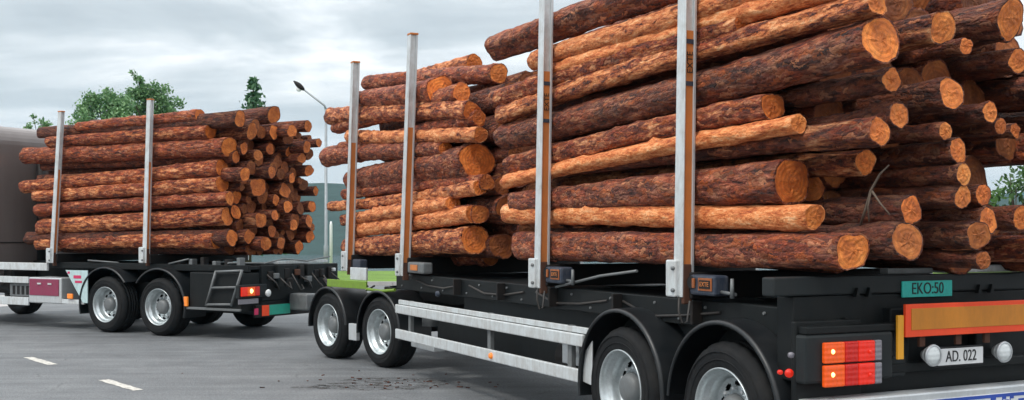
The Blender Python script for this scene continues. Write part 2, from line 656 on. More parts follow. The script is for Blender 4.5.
M['leaf'] = leaf_material('birch_leaves', (.075, .18, .075), (.24, .40, .18))
M['leaf_dark'] = leaf_material('shrub_leaves', (.020, .060, .014), (.070, .16, .028))
M['needle'] = leaf_material('spruce_needles', (.025, .085, .040), (.085, .19, .085), .12)
M['trunk'] = worn('tree_bark', (.10, .075, .055), .9, 0, .4)

# ------------------------------------------------------------------ setting
def sheet(name, pts, z, mat, kind='structure', **kw):
    mb = MB()
    mb.add([(p[0], p[1], z) for p in pts], [tuple(range(len(pts)))])
    return mb.obj(name, mat, None, kind=kind, **kw)


sheet('ground', [(-4000, -800), (4000, -800), (4000, 41.5), (-4000, 41.5)], -.012, M['land'])
sheet('asphalt_yard', [(-160, -60), (160, -60), (160, 37.0), (-160, 37.0)], 0, M['asphalt'])
kerb_run = MB()
kx = -120
while kx < 120:
    kerb_run.box((kx, 37.0, -.02), (kx + .985, 37.16, .13))
    kx += 1.0
kerb_run.obj('kerb', M['concrete'], None, kind='structure')
sheet('grass_verge', [(-400, 37.16), (400, 37.16), (400, 49), (-400, 49)], .10, M['grass'])
sheet('pale_pavement', [(-60, 24.6), (-12.6, 24.6), (-10.4, 31.0), (-60, 31.0)], .004, M['concrete'])
sheet('lake', [(-3000, 41.5), (3000, 41.5), (3000, 2500), (-3000, 2500)], -.6, M['water'])
# the bank between verge and lake
bk = MB()
n = 90
vs, fs = [], []
for i in range(n + 1):
    x = -400 + 800 * i / n
    w = noise.noise(Vector((x * .07, 3, 0))) * 1.2
    vs += [(x, 48.8, .098), (x, 51 + w, -.1), (x, 53.5 + w, -.75)]
for i in range(n):
    for j in range(2):
        fs.append((i * 3 + j, i * 3 + 3 + j, i * 3 + 4 + j, i * 3 + 1 + j))
bk.add(vs, fs, True)
bk.obj('lake_bank', M['land'], None, kind='structure')


def hills(name, y0, y1, base, amp, seed, x0=-2200, x1=2200, nx=220, ny=14):
    mb = MB()
    vs, fs = [], []
    for j in range(ny + 1):
        tt = j / ny
        for i in range(nx + 1):
            x = x0 + (x1 - x0) * i / nx
            ridge = base + amp * (noise.fractal(Vector((x * .0017 + seed, seed, 0)), 1.0, 2.0, 5) + .3)
            h = ridge * math.sin(min(tt * 1.6, 1.0) * PI / 2) + 2.2 * noise.noise(Vector((x * .06, j * 2.1, seed))) * (1 if y0 > 500 else .3) + (1.1 * noise.noise(Vector((x * .21, j * 1.3, seed))) if y0 < 500 and tt > .05 else 0) * (1 if tt > .05 else 0)
            vs.append((x, y0 + (y1 - y0) * tt, -.7 + max(h, 0)))
    for j in range(ny):
        for i in range(nx):
            a = j * (nx + 1) + i
            fs.append((a, a + 1, a + nx + 2, a + nx + 1))
    mb.add(vs, fs, True)
    return mb.obj(name, M['forest'], None, kind='structure')


hills('wooded_shore', 125, 340, 12.5, 5, 5.1, -800, 800, 640, 20)
hills('forested_hill', 900, 1250, 27, 20, 2.3)
hills('far_hill', 1500, 2100, 46, 30, 8.9)
# the road line: dashes on the asphalt, worn white paint
def dash_material():
    m, t, b, out = material('worn_road_paint')
    tc = t.node('ShaderNodeTexCoord').outputs['Object']
    n1 = t.noise(tc, 13, 6, .7)
    t.put(b.inputs['Base Color'], t.ramp(n1, [(.34, (.14, .14, .13)), (.50, (.52, .50, .46)), (.7, (.70, .67, .60))]))
    b.inputs['Roughness'].default_value = .8
    return m


M['dash'] = dash_material()
dA, dB = ground(40, 361), ground(120, 385)
dd = (dB - dA)
pitch = dd.length
dd.normalize()
dn = Vector((-dd.y, dd.x, 0))
for k in range(-3, 4):
    c = dA + dd * pitch * k
    hl, hw = .56, .062
    poly = []
    for s in range(9):
        a = -hl + 2 * hl * s / 8
        poly.append(c + dd * a + dn * (hw + random.uniform(-.010, .008)))
    for s in range(8, -1, -1):
        a = -hl + 2 * hl * s / 8
        poly.append(c + dd * a - dn * (hw + random.uniform(-.010, .008)))
    sheet('road_dash', poly, .004, M['dash'])


def stain_material():
    m, t, b, out = material('wet_stain')
    tc = t.node('ShaderNodeTexCoord').outputs['Object']
    n1 = t.noise(t.mapping(tc, (1.6, 2.6, 1)), 3.4, 8, .78, .5)
    b.inputs['Base Color'].default_value = (.050, .042, .038, 1)
    b.inputs['Roughness'].default_value = .6
    t.put(b.inputs['Alpha'], t.ramp(n1, [(.5, 0.0), (.6, .75)]))
    return m


M['stain'] = stain_material()
def stain(cx, cy, rx, ry):
    c = ground(cx, cy)
    pts = []
    for k in range(28):
        a = 2 * PI * k / 28
        w = 1 + .25 * noise.noise(Vector((math.cos(a) * 2, math.sin(a) * 2, cx)))
        pts.append((c.x + rx * w * math.cos(a) + .25 * ry * math.sin(a), c.y + ry * w * math.sin(a)))
    sheet('oil_stain', pts, .003, M['stain'])


stain(385, 384, .75, .55)
stain(330, 387, .4, .2)


# ------------------------------------------------------------------ trees
def leaf_mesh(name, mat, centers, size, droop=0.0):
    """centers: (n,3) array; a bent quad leaf cluster per centre"""
    n_ = len(centers)
    a = rng.normal(size=(n_, 3))
    a /= np.linalg.norm(a, axis=1)[:, None]
    b = rng.normal(size=(n_, 3))
    b -= (b * a).sum(1)[:, None] * a
    b /= np.linalg.norm(b, axis=1)[:, None]
    s = size * rng.uniform(.55, 1.25, size=(n_, 1))
    p0, p1, p2, p3 = centers - a * s, centers + b * s * .5, centers + a * s, centers - b * s * .5
    v = np.stack([p0, p1, p2, p3], 1).reshape(-1, 3)
    me = bpy.data.meshes.new(name)
    f = np.arange(n_ * 4).reshape(-1, 4)
    me.from_pydata(v.tolist(), [], f.tolist())
    me.materials.append(mat)
    return me


def tree(name, base, h, clumps, label, leaf, n_leaf=150, size=.13, trunk_r=.16, group='trees beyond the yard', cat='tree'):
    """clumps: (dx, dy, z, r) in metres round the base"""
    t = empty(name, base, 0, label=label, cat=cat, group=group)
    mb = MB()
    top = max(c[2] for c in clumps)
    pts, rs = [], []
    for i in range(9):
        s = i / 8
        pts.append((math.sin(s * 3) * .15 + clumps[0][0] * s * .3, 0, s * top * .93))
        rs.append(trunk_r * (1 - s) ** .8 + .015)
    mb.tube(pts, rs, 8)
    for (dx, dy, z, r) in clumps:
        z0 = max(top * .25, z - 1.2 - abs(dx) * .6)
        s = z0 / (top * .93)
        p0 = Vector((math.sin(s * 3) * .15 + clumps[0][0] * s * .3, 0, z0))
        p1 = Vector((dx, dy, z))
        q = (p0 + p1) / 2 + Vector((0, 0, -.2))
        mb.tube([p0, q, p1], [trunk_r * .4, trunk_r * .25, .012], 6)
    mb.obj('trunk', M['trunk'], t)
    cs = []
    for (dx, dy, z, r) in clumps:
        k = int(n_leaf * (r / .8) ** 2)
        sub = rng.normal(size=(max(4, int(7 * r / .6)), 3))
        sub /= np.linalg.norm(sub, axis=1)[:, None]
        sub *= r * rng.uniform(.35, 1.05, size=(len(sub), 1))
        pick = rng.integers(0, len(sub), size=k)
        q = sub[pick] + rng.normal(size=(k, 3)) * r * .30
        cs.append(q * np.array([1, 1, .9]) + np.array([dx, dy, z]))
    add_obj('crown', leaf_mesh('crown', leaf, np.concatenate(cs), size), t)
    return t


def px_clumps(base, px_list, s):
    out_ = []
    for (x, y, r) in px_list:
        Y = base.y
        out_.append(((x - CX) / F_PX * Y - base.x, random.uniform(-.8, .8), CAM_H + (HY - y) / F_PX * Y, r / s))
    return out_


def tree_at(name, px, Y, blobs, label, leaf, **kw):
    base = Vector(((px - CX) / F_PX * Y, Y, .1))
    s = F_PX / Y
    cl = px_clumps(base, blobs, s)
    for i in range(len(cl)):
        cl[i] = (cl[i][0], cl[i][1], cl[i][2] - .1, cl[i][3])
    return tree(name, base, 0, cl, label, leaf, **kw)


tree_at('birch_tree', 112, 44, [(92, 112, 11), (103, 106, 13), (118, 105, 13), (128, 113, 13), (98, 125, 14), (116, 124, 16), (88, 128, 10), (110, 98, 8), (134, 122, 10), (104, 145, 18), (122, 148, 18)],
        'round green tree behind the truck load, left of the tallest crown', M['leaf'], n_leaf=1500, size=.085)
tree_at('birch_tree', 152, 46, [(142, 78, 6), (143, 88, 8), (148, 97, 12), (160, 98, 12), (138, 100, 10), (168, 106, 10), (150, 112, 16), (164, 116, 12), (140, 116, 12), (155, 140, 20), (178, 116, 6)],
        'tallest green leafy tree with pointed top behind the truck stakes', M['leaf'], n_leaf=1500, size=.085)
tree_at('young_birch', 42, 47, [(36, 118, 4), (46, 122, 5), (41, 127, 6), (52, 126, 5), (33, 128, 5), (44, 140, 9)],
        'small green treetop peeping over the dark cab', M['leaf'], n_leaf=900, size=.085, trunk_r=.06)


def conifer(px, Y, top_px, half_px, label, lean=0.0, low=.16):
    s = F_PX / Y
    base = Vector(((px - CX) / F_PX * Y, Y, .1))
    H = CAM_H + (HY - top_px) / s - .1
    W = half_px / s
    t = empty('spruce_tree', base, 0, label=label, cat='tree', group='trees beyond the yard')
    mb = MB()
    mb.tube([(0, 0, 0), (lean * .3, 0, H * .5), (lean, 0, H)], [.2, .12, .012], 8)
    mb.obj('trunk', M['trunk'], t)
    cs = []
    z = H * low
    while z < H * .99:
        f = 1 - z / H
        R = min(max(.05, (H - z) * .60), 1.9) * random.uniform(.75, 1.15)
        for k in range(9):
            a = random.uniform(0, 2 * PI)
            L = R * random.uniform(.65, 1.05)
            m_ = max(10, int(L * 26))
            tt = rng.uniform(.1, 1, size=m_)
            x = np.cos(a) * L * tt + lean * (z / H) ** 2
            y = np.sin(a) * L * tt
            zz = z - .28 * L * tt ** 1.5 + rng.normal(size=m_) * .06
            cs.append(np.stack([x + rng.normal(size=m_) * .07, y + rng.normal(size=m_) * .07, zz], 1))
        z += .26 + .1 * f
    add_obj('crown', leaf_mesh('crown', M['needle'], np.concatenate(cs), .13), t)


conifer(247, 48, 78, 20, 'dark pointed spruce standing alone behind the truck load', lean=.30)

# shrubs and trees at the right, seen through the gaps of the load
tree_at('leafy_shrub', 1012, 30, [(1002, 178, 15), (1020, 172, 18), (985, 200, 18), (1005, 190, 20), (1030, 198, 22), (1000, 215, 18), (1022, 222, 20), (1050, 185, 25), (975, 222, 14), (1040, 225, 22)],
        'green leafy bush glimpsed between the logs at the right edge', M['leaf_dark'], n_leaf=230, size=.10, trunk_r=.07, group='shrubs beyond the trailer', cat='shrub')


# ------------------------------------------------------------------ street lamp and post behind
LY = 40.0
ls = F_PX / LY
lp = Vector(((326 - CX) / F_PX * LY, LY, .10))
lamp = empty('street_lamp', lp, 0, label='grey street lamp with long slanted arm between truck and trailer', cat='street lamp')
topz = CAM_H + (HY - 109) / ls - .1
MB().tube([(0, 0, 0), (0, 0, 1.2), (0, 0, 1.25), (0, 0, topz)], [.085, .085, .062, .045], 12).obj('pole', M['post_grey'], lamp)
ax, az = (303 - 326) / ls, (109 - 89) / ls
MB().tube([(0, 0, topz - .03), (ax * .06, 0, topz + .12), (ax, 0, topz + az)], [.045, .038, .032], 10).obj('arm', M['post_grey'], lamp)
hd = MB()
ux = Vector((ax, 0, az)).normalized()
un = Vector((-ux.z, 0, ux.x)) * (-1)
pts, rs = [], []
for i, r in enumerate((.045, .08, .095, .09, .06, .02)):
    pts.append(Vector((ax, 0, topz + az)) + ux * (i * .10 - .05))
    rs.append(r)
hd.tube(pts, rs, 12)
hd.obj('lamp_head', M['dark_metal'], lamp)
gl = MB()
c0 = Vector((ax, 0, topz + az)) + ux * .2 + Vector((-ux.z * -1, 0, -abs(ux.x))) * .0
gl.lathe([(.0, -.02), (.09, -.015), (.1, .02), (.0, .03)], 14, c=tuple(c0 + Vector((0, 0, -.13))))
gl.obj('lamp_glass', M['lens_clear'], lamp)

wp = Vector(((331 - CX) / F_PX * 42.0, 42.0, .1))
post = empty('white_post', wp, 0, label='short white marker post on the grass near the street lamp', cat='post')
MB().tube([(0, 0, 0), (0, 0, 2.0), (0, 0, 2.12)], [.06, .055, .03], 10).obj('shaft', M['white'], post)
MB().tube([(0, 0, -.06), (0, 0, .03)], [.17, .16], 12).obj('foot', M['concrete'], post)

# ------------------------------------------------------------------ wheels
WM = {}


def wheel_meshes():
    W = .355
    n_ = 96
    prof = [(.300, .045), (.303, .012), (.318, .002), (.345, -.004), (.40, -.010), (.432, -.004), (.452, .008), (.466, .024), (.480, .040), (.488, .058)]
    for g in (.10, .165, .205, .27):
        prof += [(.490, g - .008), (.477, g - .005), (.477, g + .005), (.490, g + .008)]
    prof += [(.488, W - .058), (.478, W - .036), (.455, W - .01), (.40, W + .008), (.32, W), (.300, W - .045)]

    def tread(r, j, k):
        if r > .476 and k % 4 == 0:
            return r - .008
        return r
    mb = MB().lathe(prof, n_, mod=tread)
    for rr in (.36, .415):
        mb.lathe([(rr, -.006 if rr < .4 else -.012), (rr + .004, -.013 if rr < .4 else -.018), (rr + .009, -.007 if rr < .4 else -.012)], 48)
    WM['tyre'] = mb.mesh('tyre', M['rubber'])
    mb = MB()
    n_ = 80
    barrel = [(.301, .03), (.311, .004), (.311, -.006), (.303, -.008), (.294, .004), (.286, .026), (.277, .050), (.262, .062), (.250, .078), (.246, .128), (.236, .150)]
    mb.lathe(barrel, n_)
    # disc with ten hand holes
    rings = [(.236, .150), (.222, .156), (.212, .158), (.188, .152), (.178, .149), (.150, .140), (.135, .136), (.128, .120)]
    vs, fs = [], []
    for k in range(n_):
        an = 2 * PI * k / n_
        for (r, y) in rings:
            ph = (k % 8) - 3.5
            vs.append((r * math.cos(an), y, r * math.sin(an)))
    q = len(rings)
    for k in range(n_):
        k2 = (k + 1) % n_
        ph = k % 8
        for j in range(q - 1):
            hole = (j in (1, 2, 3) and ph in (2, 3, 4)) or (j == 2 and ph in (1, 5))
            if not hole:
                fs.append((k * q + j, k * q + j + 1, k2 * q + j + 1, k2 * q + j))
    mb.add(vs, fs, True)
    for k in range(n_):
        pass
    WM['rim'] = mb.mesh('rim', M['steel'])
    mb = MB().lathe([(.128, .140), (.122, .085), (.112, .070), (.100, .055), (.060, .046), (.0, .044)], 40)
    WM['hub'] = mb.mesh('hub', M['grey'])
    mb = MB()
    for k in range(10):
        a = 2 * PI * (k + .5) / 10
        c = (.163 * math.cos(a), .0, .163 * math.sin(a))
        mb.lathe([(.0, .104), (.011, .104), (.0155, .112), (.0155, .150)], 6, c=c, smooth=False)
    WM['wheel_nuts'] = mb.mesh('wheel_nuts', M['alu'])
    WM['brake_drum'] = MB().lathe([(.0, .20), (.225, .20), (.225, .34), (.0, .34)], 32).mesh('brake_drum', M['dark_metal'])


wheel_meshes()


def wheel(parent, u, v, rz=0.0, spin=None, full=True, sc=1.0):
    w = empty('wheel', (u, v, .487 * sc), 0, parent)
    w.scale = (sc, sc, sc)
    w.rotation_euler = (0, random.uniform(0, 6.28) if spin is None else spin, rz)
    w.rotation_mode = 'XYZ'
    for nm in ('tyre', 'rim', 'hub', 'wheel_nuts', 'brake_drum'):
        if nm in ('wheel_nuts', 'brake_drum') and not full:
            continue
        o = add_obj(nm, WM[nm], w, kind='stuff' if nm == 'wheel_nuts' else None)
    return w


def fender(parent, u, v0, a0, a1, r=.615, width=.46, z=.487):
    mb = MB()
    p = [(r, width), (r + .004, width * .5), (r, .01), (r - .002, -.012), (r - .022, -.022), (r - .034, -.014), (r - .032, .0), (r - .014, .012), (r - .012, width)]
    mb.lathe(p, 28, a0, a1, c=(u, v0, z))
    return mb.obj('fender', M['fender'], parent)


# ------------------------------------------------------------------ stakes
def stake(parent, fr, foot_px, top_px, v=.03, w=.118, d=.112, bands=False, foot=True, mirror_v=None, top_z=None):
    """a bunk post: silver profile, orange tape in its rear channel, cap, foot bracket"""
    f = loc(fr, at_v(fr, foot_px[0], foot_px[1], v))
    tp = loc(fr, at_v(fr, top_px[0], top_px[1], v))
    b_, t_ = Vector((f.x, v, f.z)), Vector((tp.x, v, tp.z))
    ax_ = t_ - b_

    def prism_part(name, mat, u0, u1, v0, v1, s0, s1, taper=.92, bevel=.004, **kw):
        mb = MB()
        vs = []
        for s in (s0, s1):
            c = b_ + ax_ * s
            k = 1 - (1 - taper) * s
            for (uu, vv) in ((u0, v0), (u1, v0), (u1, v1), (u0, v1)):
                vs.append(c + Vector((uu * k, vv * k, 0)))
        mb.add(vs, [(0, 3, 2, 1), (4, 5, 6, 7), (0, 1, 5, 4), (1, 2, 6, 5), (2, 3, 7, 6), (3, 0, 4, 7)])
        return mb.obj(name, mat, kw.pop('parent_', None), bevel, **kw)
    st = prism_part('stake', M['alu_white'], -w / 2, w / 2 - .018, 0, d, 0, 1, parent_=parent)
    # flanges that stand proud of the web at the rear side
    prism_part('flange', M['alu_white'], w / 2 - .0175, w / 2, .0, .012, 0, 1, parent_=st)
    prism_part('flange', M['alu'], w / 2 - .0175, w / 2, d - .024, d, 0, 1, parent_=st)
    tape_top = .62 if not bands else .70
    prism_part('orange_tape', M['orange_tape'], w / 2 - .0172, w / 2 - .010, .0125, d - .0245, .01, tape_top, parent_=st, bevel=0)
    prism_part('stake_cap', M['orange_tape'] if not bands else M['grey'], -w / 2 - .004, w / 2 + .004, -.004, d + .004, 1.0, 1.008, parent_=st)
    if bands:
        for s in bands[:2]:
            prism_part('blue_band', M['blue'], w / 2 - .0062, w / 2 - .003, .013, d - .025, s, s + .012, parent_=st, bevel=0)
        s = (bands[0] + bands[1]) / 2 + .006
        c = b_ + ax_ * s
        lean = math.atan2(ax_.x, ax_.z)
        text('EXTE', .070, M['dark_metal'], st, (c.x + w / 2 - .0045, c.y + d / 2 - .006, c.z), (PI / 2 - .0, -PI / 2, PI / 2), extrude=.0012)
    if foot:
        fb = boxpart('foot_bracket', M['alu_white'], parent, (f.x - w / 2 - .05, v - .035, f.z - .0), (f.x + w / 2 - .035, v + .055, f.z + .27), .012)
        for dz in (.05, .21):
            MB().lathe([(.0, -.016), (.014, -.016), (.016, -.004), (.016, .004)], 8, c=(f.x + .0, v - .036, f.z + dz)).obj('bolt', M['grey'], fb)
        mb = MB().box((f.x + w / 2 - .03, v + .01, f.z - .05), (f.x + w / 2 + .006, v + .085, f.z + .24))
        mb.obj('rusty_clamp', M['rust'], parent, .008)
    return f, tp, st


def far_stake(parent, f, tp, v, w=.118, d=.112):
    b_, t_ = Vector((f.x, v, f.z)), Vector((tp.x, v, tp.z - .08))
    mb = MB()
    vs = []
    for c in (b_, t_):
        for (uu, vv) in ((-w / 2, 0), (w / 2, 0), (w / 2, d), (-w / 2, d)):
            vs.append(c + Vector((uu, vv, 0)))
    mb.add(vs, [(0, 3, 2, 1), (4, 5, 6, 7), (0, 1, 5, 4), (1, 2, 6, 5), (2, 3, 7, 6), (3, 0, 4, 7)])
    return mb.obj('stake', M['alu_white'], parent, .004)


# ------------------------------------------------------------------ trailer
TR = empty('log_trailer', TO, TA, label='black drawbar log trailer in front with four silver stakes and two stacks of logs', cat='trailer')


def tp(px, py, v):
    return loc(TF, at_v(TF, px, py, v))


def tu(px, py, u):
    return loc(TF, at_u(TF, px, py, u))


STK = []
for fpx, tpx, bands in (((345.5, 271), (352, 63), None), ((400.5, 276), (409, 35), None),
                        ((536.5, 288), (542, -22), (.535, .655)), ((677.5, 297), (683, -84), (.555, .665))):
    f, t_, st = stake(TR, TF, fpx, tpx, bands=bands, w=.112, d=.104)
    far_stake(TR, f, t_, 2.40)
    STK.append(f)
# cross bunks under the stakes
for f in STK:
    boxpart('bunk', M['dark_metal'], TR, (f.x - .085, .09, 1.235), (f.x + .085, 2.46, 1.43), .012)
# chassis rails, side rails
for v in (.80, 1.58):
    boxpart('chassis_beam', M['black'], TR, (-6.4, v, .83), (2.05, v + .16, 1.222), .01)
boxpart('side_rail', M['black'], TR, (-5.62, .19, 1.03), (1.92, .262, 1.225), .01)
boxpart('side_rail', M['black'], TR, (-5.62, 2.25, 1.03), (1.92, 2.32, 1.225), .01)
boxpart('side_panel', M['panel'], TR, (-3.75, .30, .83), (1.90, .34, 1.028), .006)
boxpart('deck_plate', M['black'], TR, (-5.6, .265, 1.17), (1.9, 2.245, 1.215), .004)
# winches beside the two rear stakes, lashing straps
for f, sc in ((STK[3], 1.0), (STK[2], .95)):
    w0 = f.x + .09
    wb = boxpart('winch', M['blue'], TR, (w0, .07, 1.27), (w0 + .30, .20, 1.415), .018)
    MB().tube([(w0 + .03, .06, 1.36), (w0 + .03, .22, 1.36)], .045, 14).obj('winch_drum', M['dark_metal'], wb)
    boxpart('winch_label', M['label_orange'], wb, (w0 + .115, .062, 1.305), (w0 + .275, .069, 1.395), .002)
    boxpart('label_field', M['dark_metal'], wb, (w0 + .130, .058, 1.32), (w0 + .260, .0625, 1.380), .001)
    text('EXTE', .046, M['orange_tape'], wb, (w0 + .195, .0565, 1.35), (PI / 2, 0, 0), extrude=.001)
    boxpart('red_lever', M['label_orange'], wb, (w0 + .055, .050, 1.32), (w0 + .080, .066, 1.39), .004)
    MB().tube([(w0 + .30, .13, 1.30), (w0 + .46, .13, 1.29)], .013, 8).obj('ratchet_bar', M['grey'], TR)
    MB().tube([(w0 + .46, .10, 1.265), (w0 + .46, .10, 1.40)], [.016, .012], 10).obj('lashing_hook', M['grey'], TR)
f = STK[0]
wb = boxpart('winch', M['grey'], TR, (STK[1].x + .12, .07, 1.25), (STK[1].x + .62, .20, 1.38), .02)
boxpart('winch_label', M['orange_tape'], wb, (STK[1].x + .24, .060, 1.285), (STK[1].x + .46, .0695, 1.35), .002)
wb = boxpart('winch', M['blue'], TR, (STK[0].x + .11, .09, 1.24), (STK[0].x + .42, .21, 1.37), .02)
MB().tube([tp(556, 287, .12), tp(600, 276, .13), tp(637, 271, .14)], .012, 8).obj('tension_bar', M['grey'], TR)
# hoses hanging below the stake feet
for f in (STK[2], STK[3]):
    x = f.x + .02
    MB().tube([(x, .03, f.z), (x + .01, .02, f.z - .10), (x + .05, .02, f.z - .19), (x + .10, .03, f.z - .17), (x + .12, .04, f.z - .02)], .008, 8).obj('hanging_strap', M['hose'], TR)
# under-run guard at the side
a = tp(395, 307, 0.0).x
b = tp(588, 331, 0.0).x
c = tp(578, 372, 0.0).x
gz1, gz0 = .865, .455
boxpart('guard_rail', M['alu_white'], TR, (a, -.0, gz1 - .105), (b - .10, .035, gz1), .010)
boxpart('guard_rail', M['alu_white'], TR, (a + .02, .036, gz1 + .003), (b, .07, gz1 + .055), .006)
boxpart('guard_rail', M['alu_white'], TR, (a, .0, gz0 - .0), (c, .035, gz0 + .115), .010)
for x in (a + .35, (a + b) / 2 + .25, b - .42):
    boxpart('guard_post', M['grey'], TR, (x, .038, gz0 - .01), (x + .07, .085, gz1 + .06), .006)
    boxpart('guard_arm', M['dark_metal'], TR, (x + .005, .086, gz1 - .06), (x + .065, .80, gz1 - .0), .006)
am = tp(491, 358, -.004)
MB().lathe([(.0, -.022), (.025, -.018), (.032, .0), (.032, .012)], 14, c=(am.x, -.005, gz0 + .058)).obj('side_marker', M['amber'], TR)
# boxes and tanks behind the guard
boxpart('storage_box', M['black'], TR, (a + .75, .24, .50), (b - .95, .75, .826), .02)
tank = MB().tube([(b - .90, .34, .60), (b - .25, .34, .60)], .17, 20).obj('air_tank', M['dark_metal'], TR)
boxpart('valve_plate', M['alu'], TR, (b - .72, .15, .56), (b - .42, .17, .74), .006)
MB().lathe([(.0, -.03), (.035, -.028), (.04, -.01), (.04, .0)], 14, c=(b - .50, .15, .66)).obj('valve', M['white'], TR)
boxpart('step_tread', M['alu'], TR, (a + .12, .16, .36), (a + .85, .30, .42), .008)
MB().tube([(a + .4, .30, .62), (a + .4, .30, .80)], .10, 16).obj('air_tank', M['grey'], TR)
# front mud flap of the rear axle
mb = MB().prism([(b - .16, gz0 + .02), (b + .03, gz0 + .0), (b + .03, gz1 - .04), (b - .17, gz1 - .22)], 1, .02, .032)
mb.obj('mud_flap', M['alu_white'], TR, .003)
bp = tp(445, 301, .26)
MB().lathe([(.0, -.03), (.03, -.03), (.035, .0)], 12, c=(bp.x, .18, 1.03)).obj('air_coupling', M['blue'], TR)
# wheels and fenders of the tail
for u in (0.0, 1.314):
    wheel(TR, u, 0.0, 0)
    wheel(TR, u, 2.50, PI)
fender(TR, 0.0, -.012, math.radians(-4), math.radians(192), r=.635)
fender(TR, 1.314, -.012, math.radians(-6), math.radians(176), r=.635)
for u in (0, 1.314):
    fender(TR, u, 2.06, math.radians(-6), math.radians(186), r=.635)
    MB().tube([(u, .3, .487), (u, 2.2, .487)], .07, 14).obj('axle', M['dark_metal'], TR)
boxpart('wing_panel', M['black'], TR, (-.55, .44, .58), (2.02, .47, 1.168), .006)
boxpart('wing_panel', M['black'], TR, (1.99, .02, .55), (2.035, .56, 1.16), .01)
gp = tp(672, 341, .43)
MB().lathe([(.0, -.016), (.016, -.014), (.02, .0)], 10, c=(gp.x, .44, gp.z)).obj('grease_cap', M['grey'], TR)
boxpart('step_bar', M['rust'], TR, (.60, .40, .50), (.78, .43, .55), .006)

# ---- the tail
UE = 2.12
P = lambda px, py, u=UE: tu(px, py, u)
# tail lamp housing
h0, h1 = P(805, 385), P(897, 331)
box_ = boxpart('lamp_housing', M['panel'], TR, (UE - .10, h0.y, h0.z), (UE, h1.y - .03, h1.z), .018)
rows = ((341, 361.5), (363.5, 385))
for (y0, y1) in rows:
    for (x0, x1, mat, nm) in ((821.5, 841.5, 'lens_orange', 'indicator_lens'), (841.8, 855, 'lens_red', 'tail_lens'), (855.3, 871.5, 'lens_bright_red', 'brake_lens'), (871.8, 878.5, 'lens_grey', 'reversing_lens')):
        p0, p1 = P(x0, y1), P(x1, y0)
        z0 = P(850, y1).z
        z1 = P(850, y0).z
        boxpart(nm, M[mat], box_, (UE + .001, p0.y, z0), (UE + .034, p1.y, z1), .008)
    pb = P(829, (y0 + y1) / 2)
    mb = MB()
    mb.lathe([(.0, -.012), (.012, -.008), (.016, .0), (.012, .008), (.0, .012)], 14, c=(0, 0, 0))
    o = mb.obj('lit_bulb', M['bulb'], box_)
    o.location = (UE + .034, pb.y, pb.z)
    pb = P(866, (y0 + y1) / 2)
    o = MB().lathe([(.0, -.012), (.012, -.008), (.015, .0), (.012, .008), (.0, .012)], 12).obj('lit_bulb', M['lens_bright_red'], box_)
    o.location = (UE + .034, pb.y, pb.z)
r0 = P(800, 331)
boxpart('housing_bracket', M['black'], TR, (UE - .11, h0.y + .02, h1.z + .002), (UE - .01, 1.0, h1.z + .05), .008)
# side markers just ahead of the tail lamp
for (x, y, r, mat) in ((788, 373, .026, 'lens_bright_red'), (779, 372, .014, 'lens_bright_red'), (790, 355, .018, 'lens_grey')):
    q = tu(x, y, 2.04)
    o = MB().lathe([(.0, -.02), (r, -.012), (r * 1.1, .0), (r, .012), (.0, .014)], 12).obj('marker_lamp', M[mat], TR)
    o.rotation_euler = (0, 0, -PI / 2)
    o.location = (2.05, q.y, q.z)
# top tail beam
b0, b1 = P(770, 299, UE - .13), P(1100, 279, UE - .13)
boxpart('tail_beam', M['panel'], TR, (UE - .25, b0.y + .03, 1.315), (UE - .13, 2.50, 1.435), .012)
boxpart('tail_crossmember', M['black'], TR, (UE - .30, .05, .78), (UE - .14, 2.47, 1.312), .01)
for x in (856, 868, 978, 990):
    q = P(x, 302, UE - .12)
    mb = MB().prism([(q.y - .018, 1.30), (q.y + .018, 1.30), (q.y, 1.36)], 0, UE - .129, UE - .10)
    mb.obj('lug', M['black'], TR)
q0, q1 = P(901, 297, UE - .128), P(953, 280, UE - .128)
pl = boxpart('name_plate', M['teal'], TR, (UE - .128, q0.y, q1.z - .108), (UE - .116, q1.y - .02, q1.z), .003)
text('EKO:50', .108, M['ink'], pl, (UE - .1145, (q0.y + q1.y) / 2 - .01, q1.z - .053), (PI / 2, 0, PI / 2), sx=.86)
s0, s1 = P(944, 273, UE - .2), P(1100, 272, UE - .2)
boxpart('bunk_cap', M['alu_white'], TR, (UE - .30, s0.y, 1.438), (UE - .20, 2.44, 1.49), .006)
s0, s1 = P(886, 275, UE - .24), P(931, 274, UE - .24)
boxpart('bunk_cap', M['grey'], TR, (UE - .30, s0.y, 1.438), (UE - .22, s1.y, 1.475), .006)
# amber rear marking plate with red border
q0, q1 = P(906, 337, UE + .03), P(1031, 303, UE + .03)
zt, zb = P(906, 304.5, UE + .03).z, P(906, 337.5, UE + .03).z
mp = boxpart('marking_plate', M['plate_red'], TR, (UE + .005, q0.y, zb), (UE + .03, 2.02, zt), .004)
boxpart('amber_field', M['plate_yellow'], mp, (UE + .029, q0.y + .045, zb + .045), (UE + .0345, 1.975, zt - .028), .002)
q = P(901, 337, UE + .02)
boxpart('edge_marker', M['orange_paint'], TR, (UE + .0, q.y - .025, P(901, 359, UE).z), (UE + .02, q.y + .026, P(901, 315, UE).z), .003)
for yy in (q0.y + .15, q0.y + .48, q0.y + .75):
    boxpart('plate_bracket', M['rust'], TR, (UE - .02, yy, zb - .07), (UE + .003, yy + .05, zb + .06), .004)
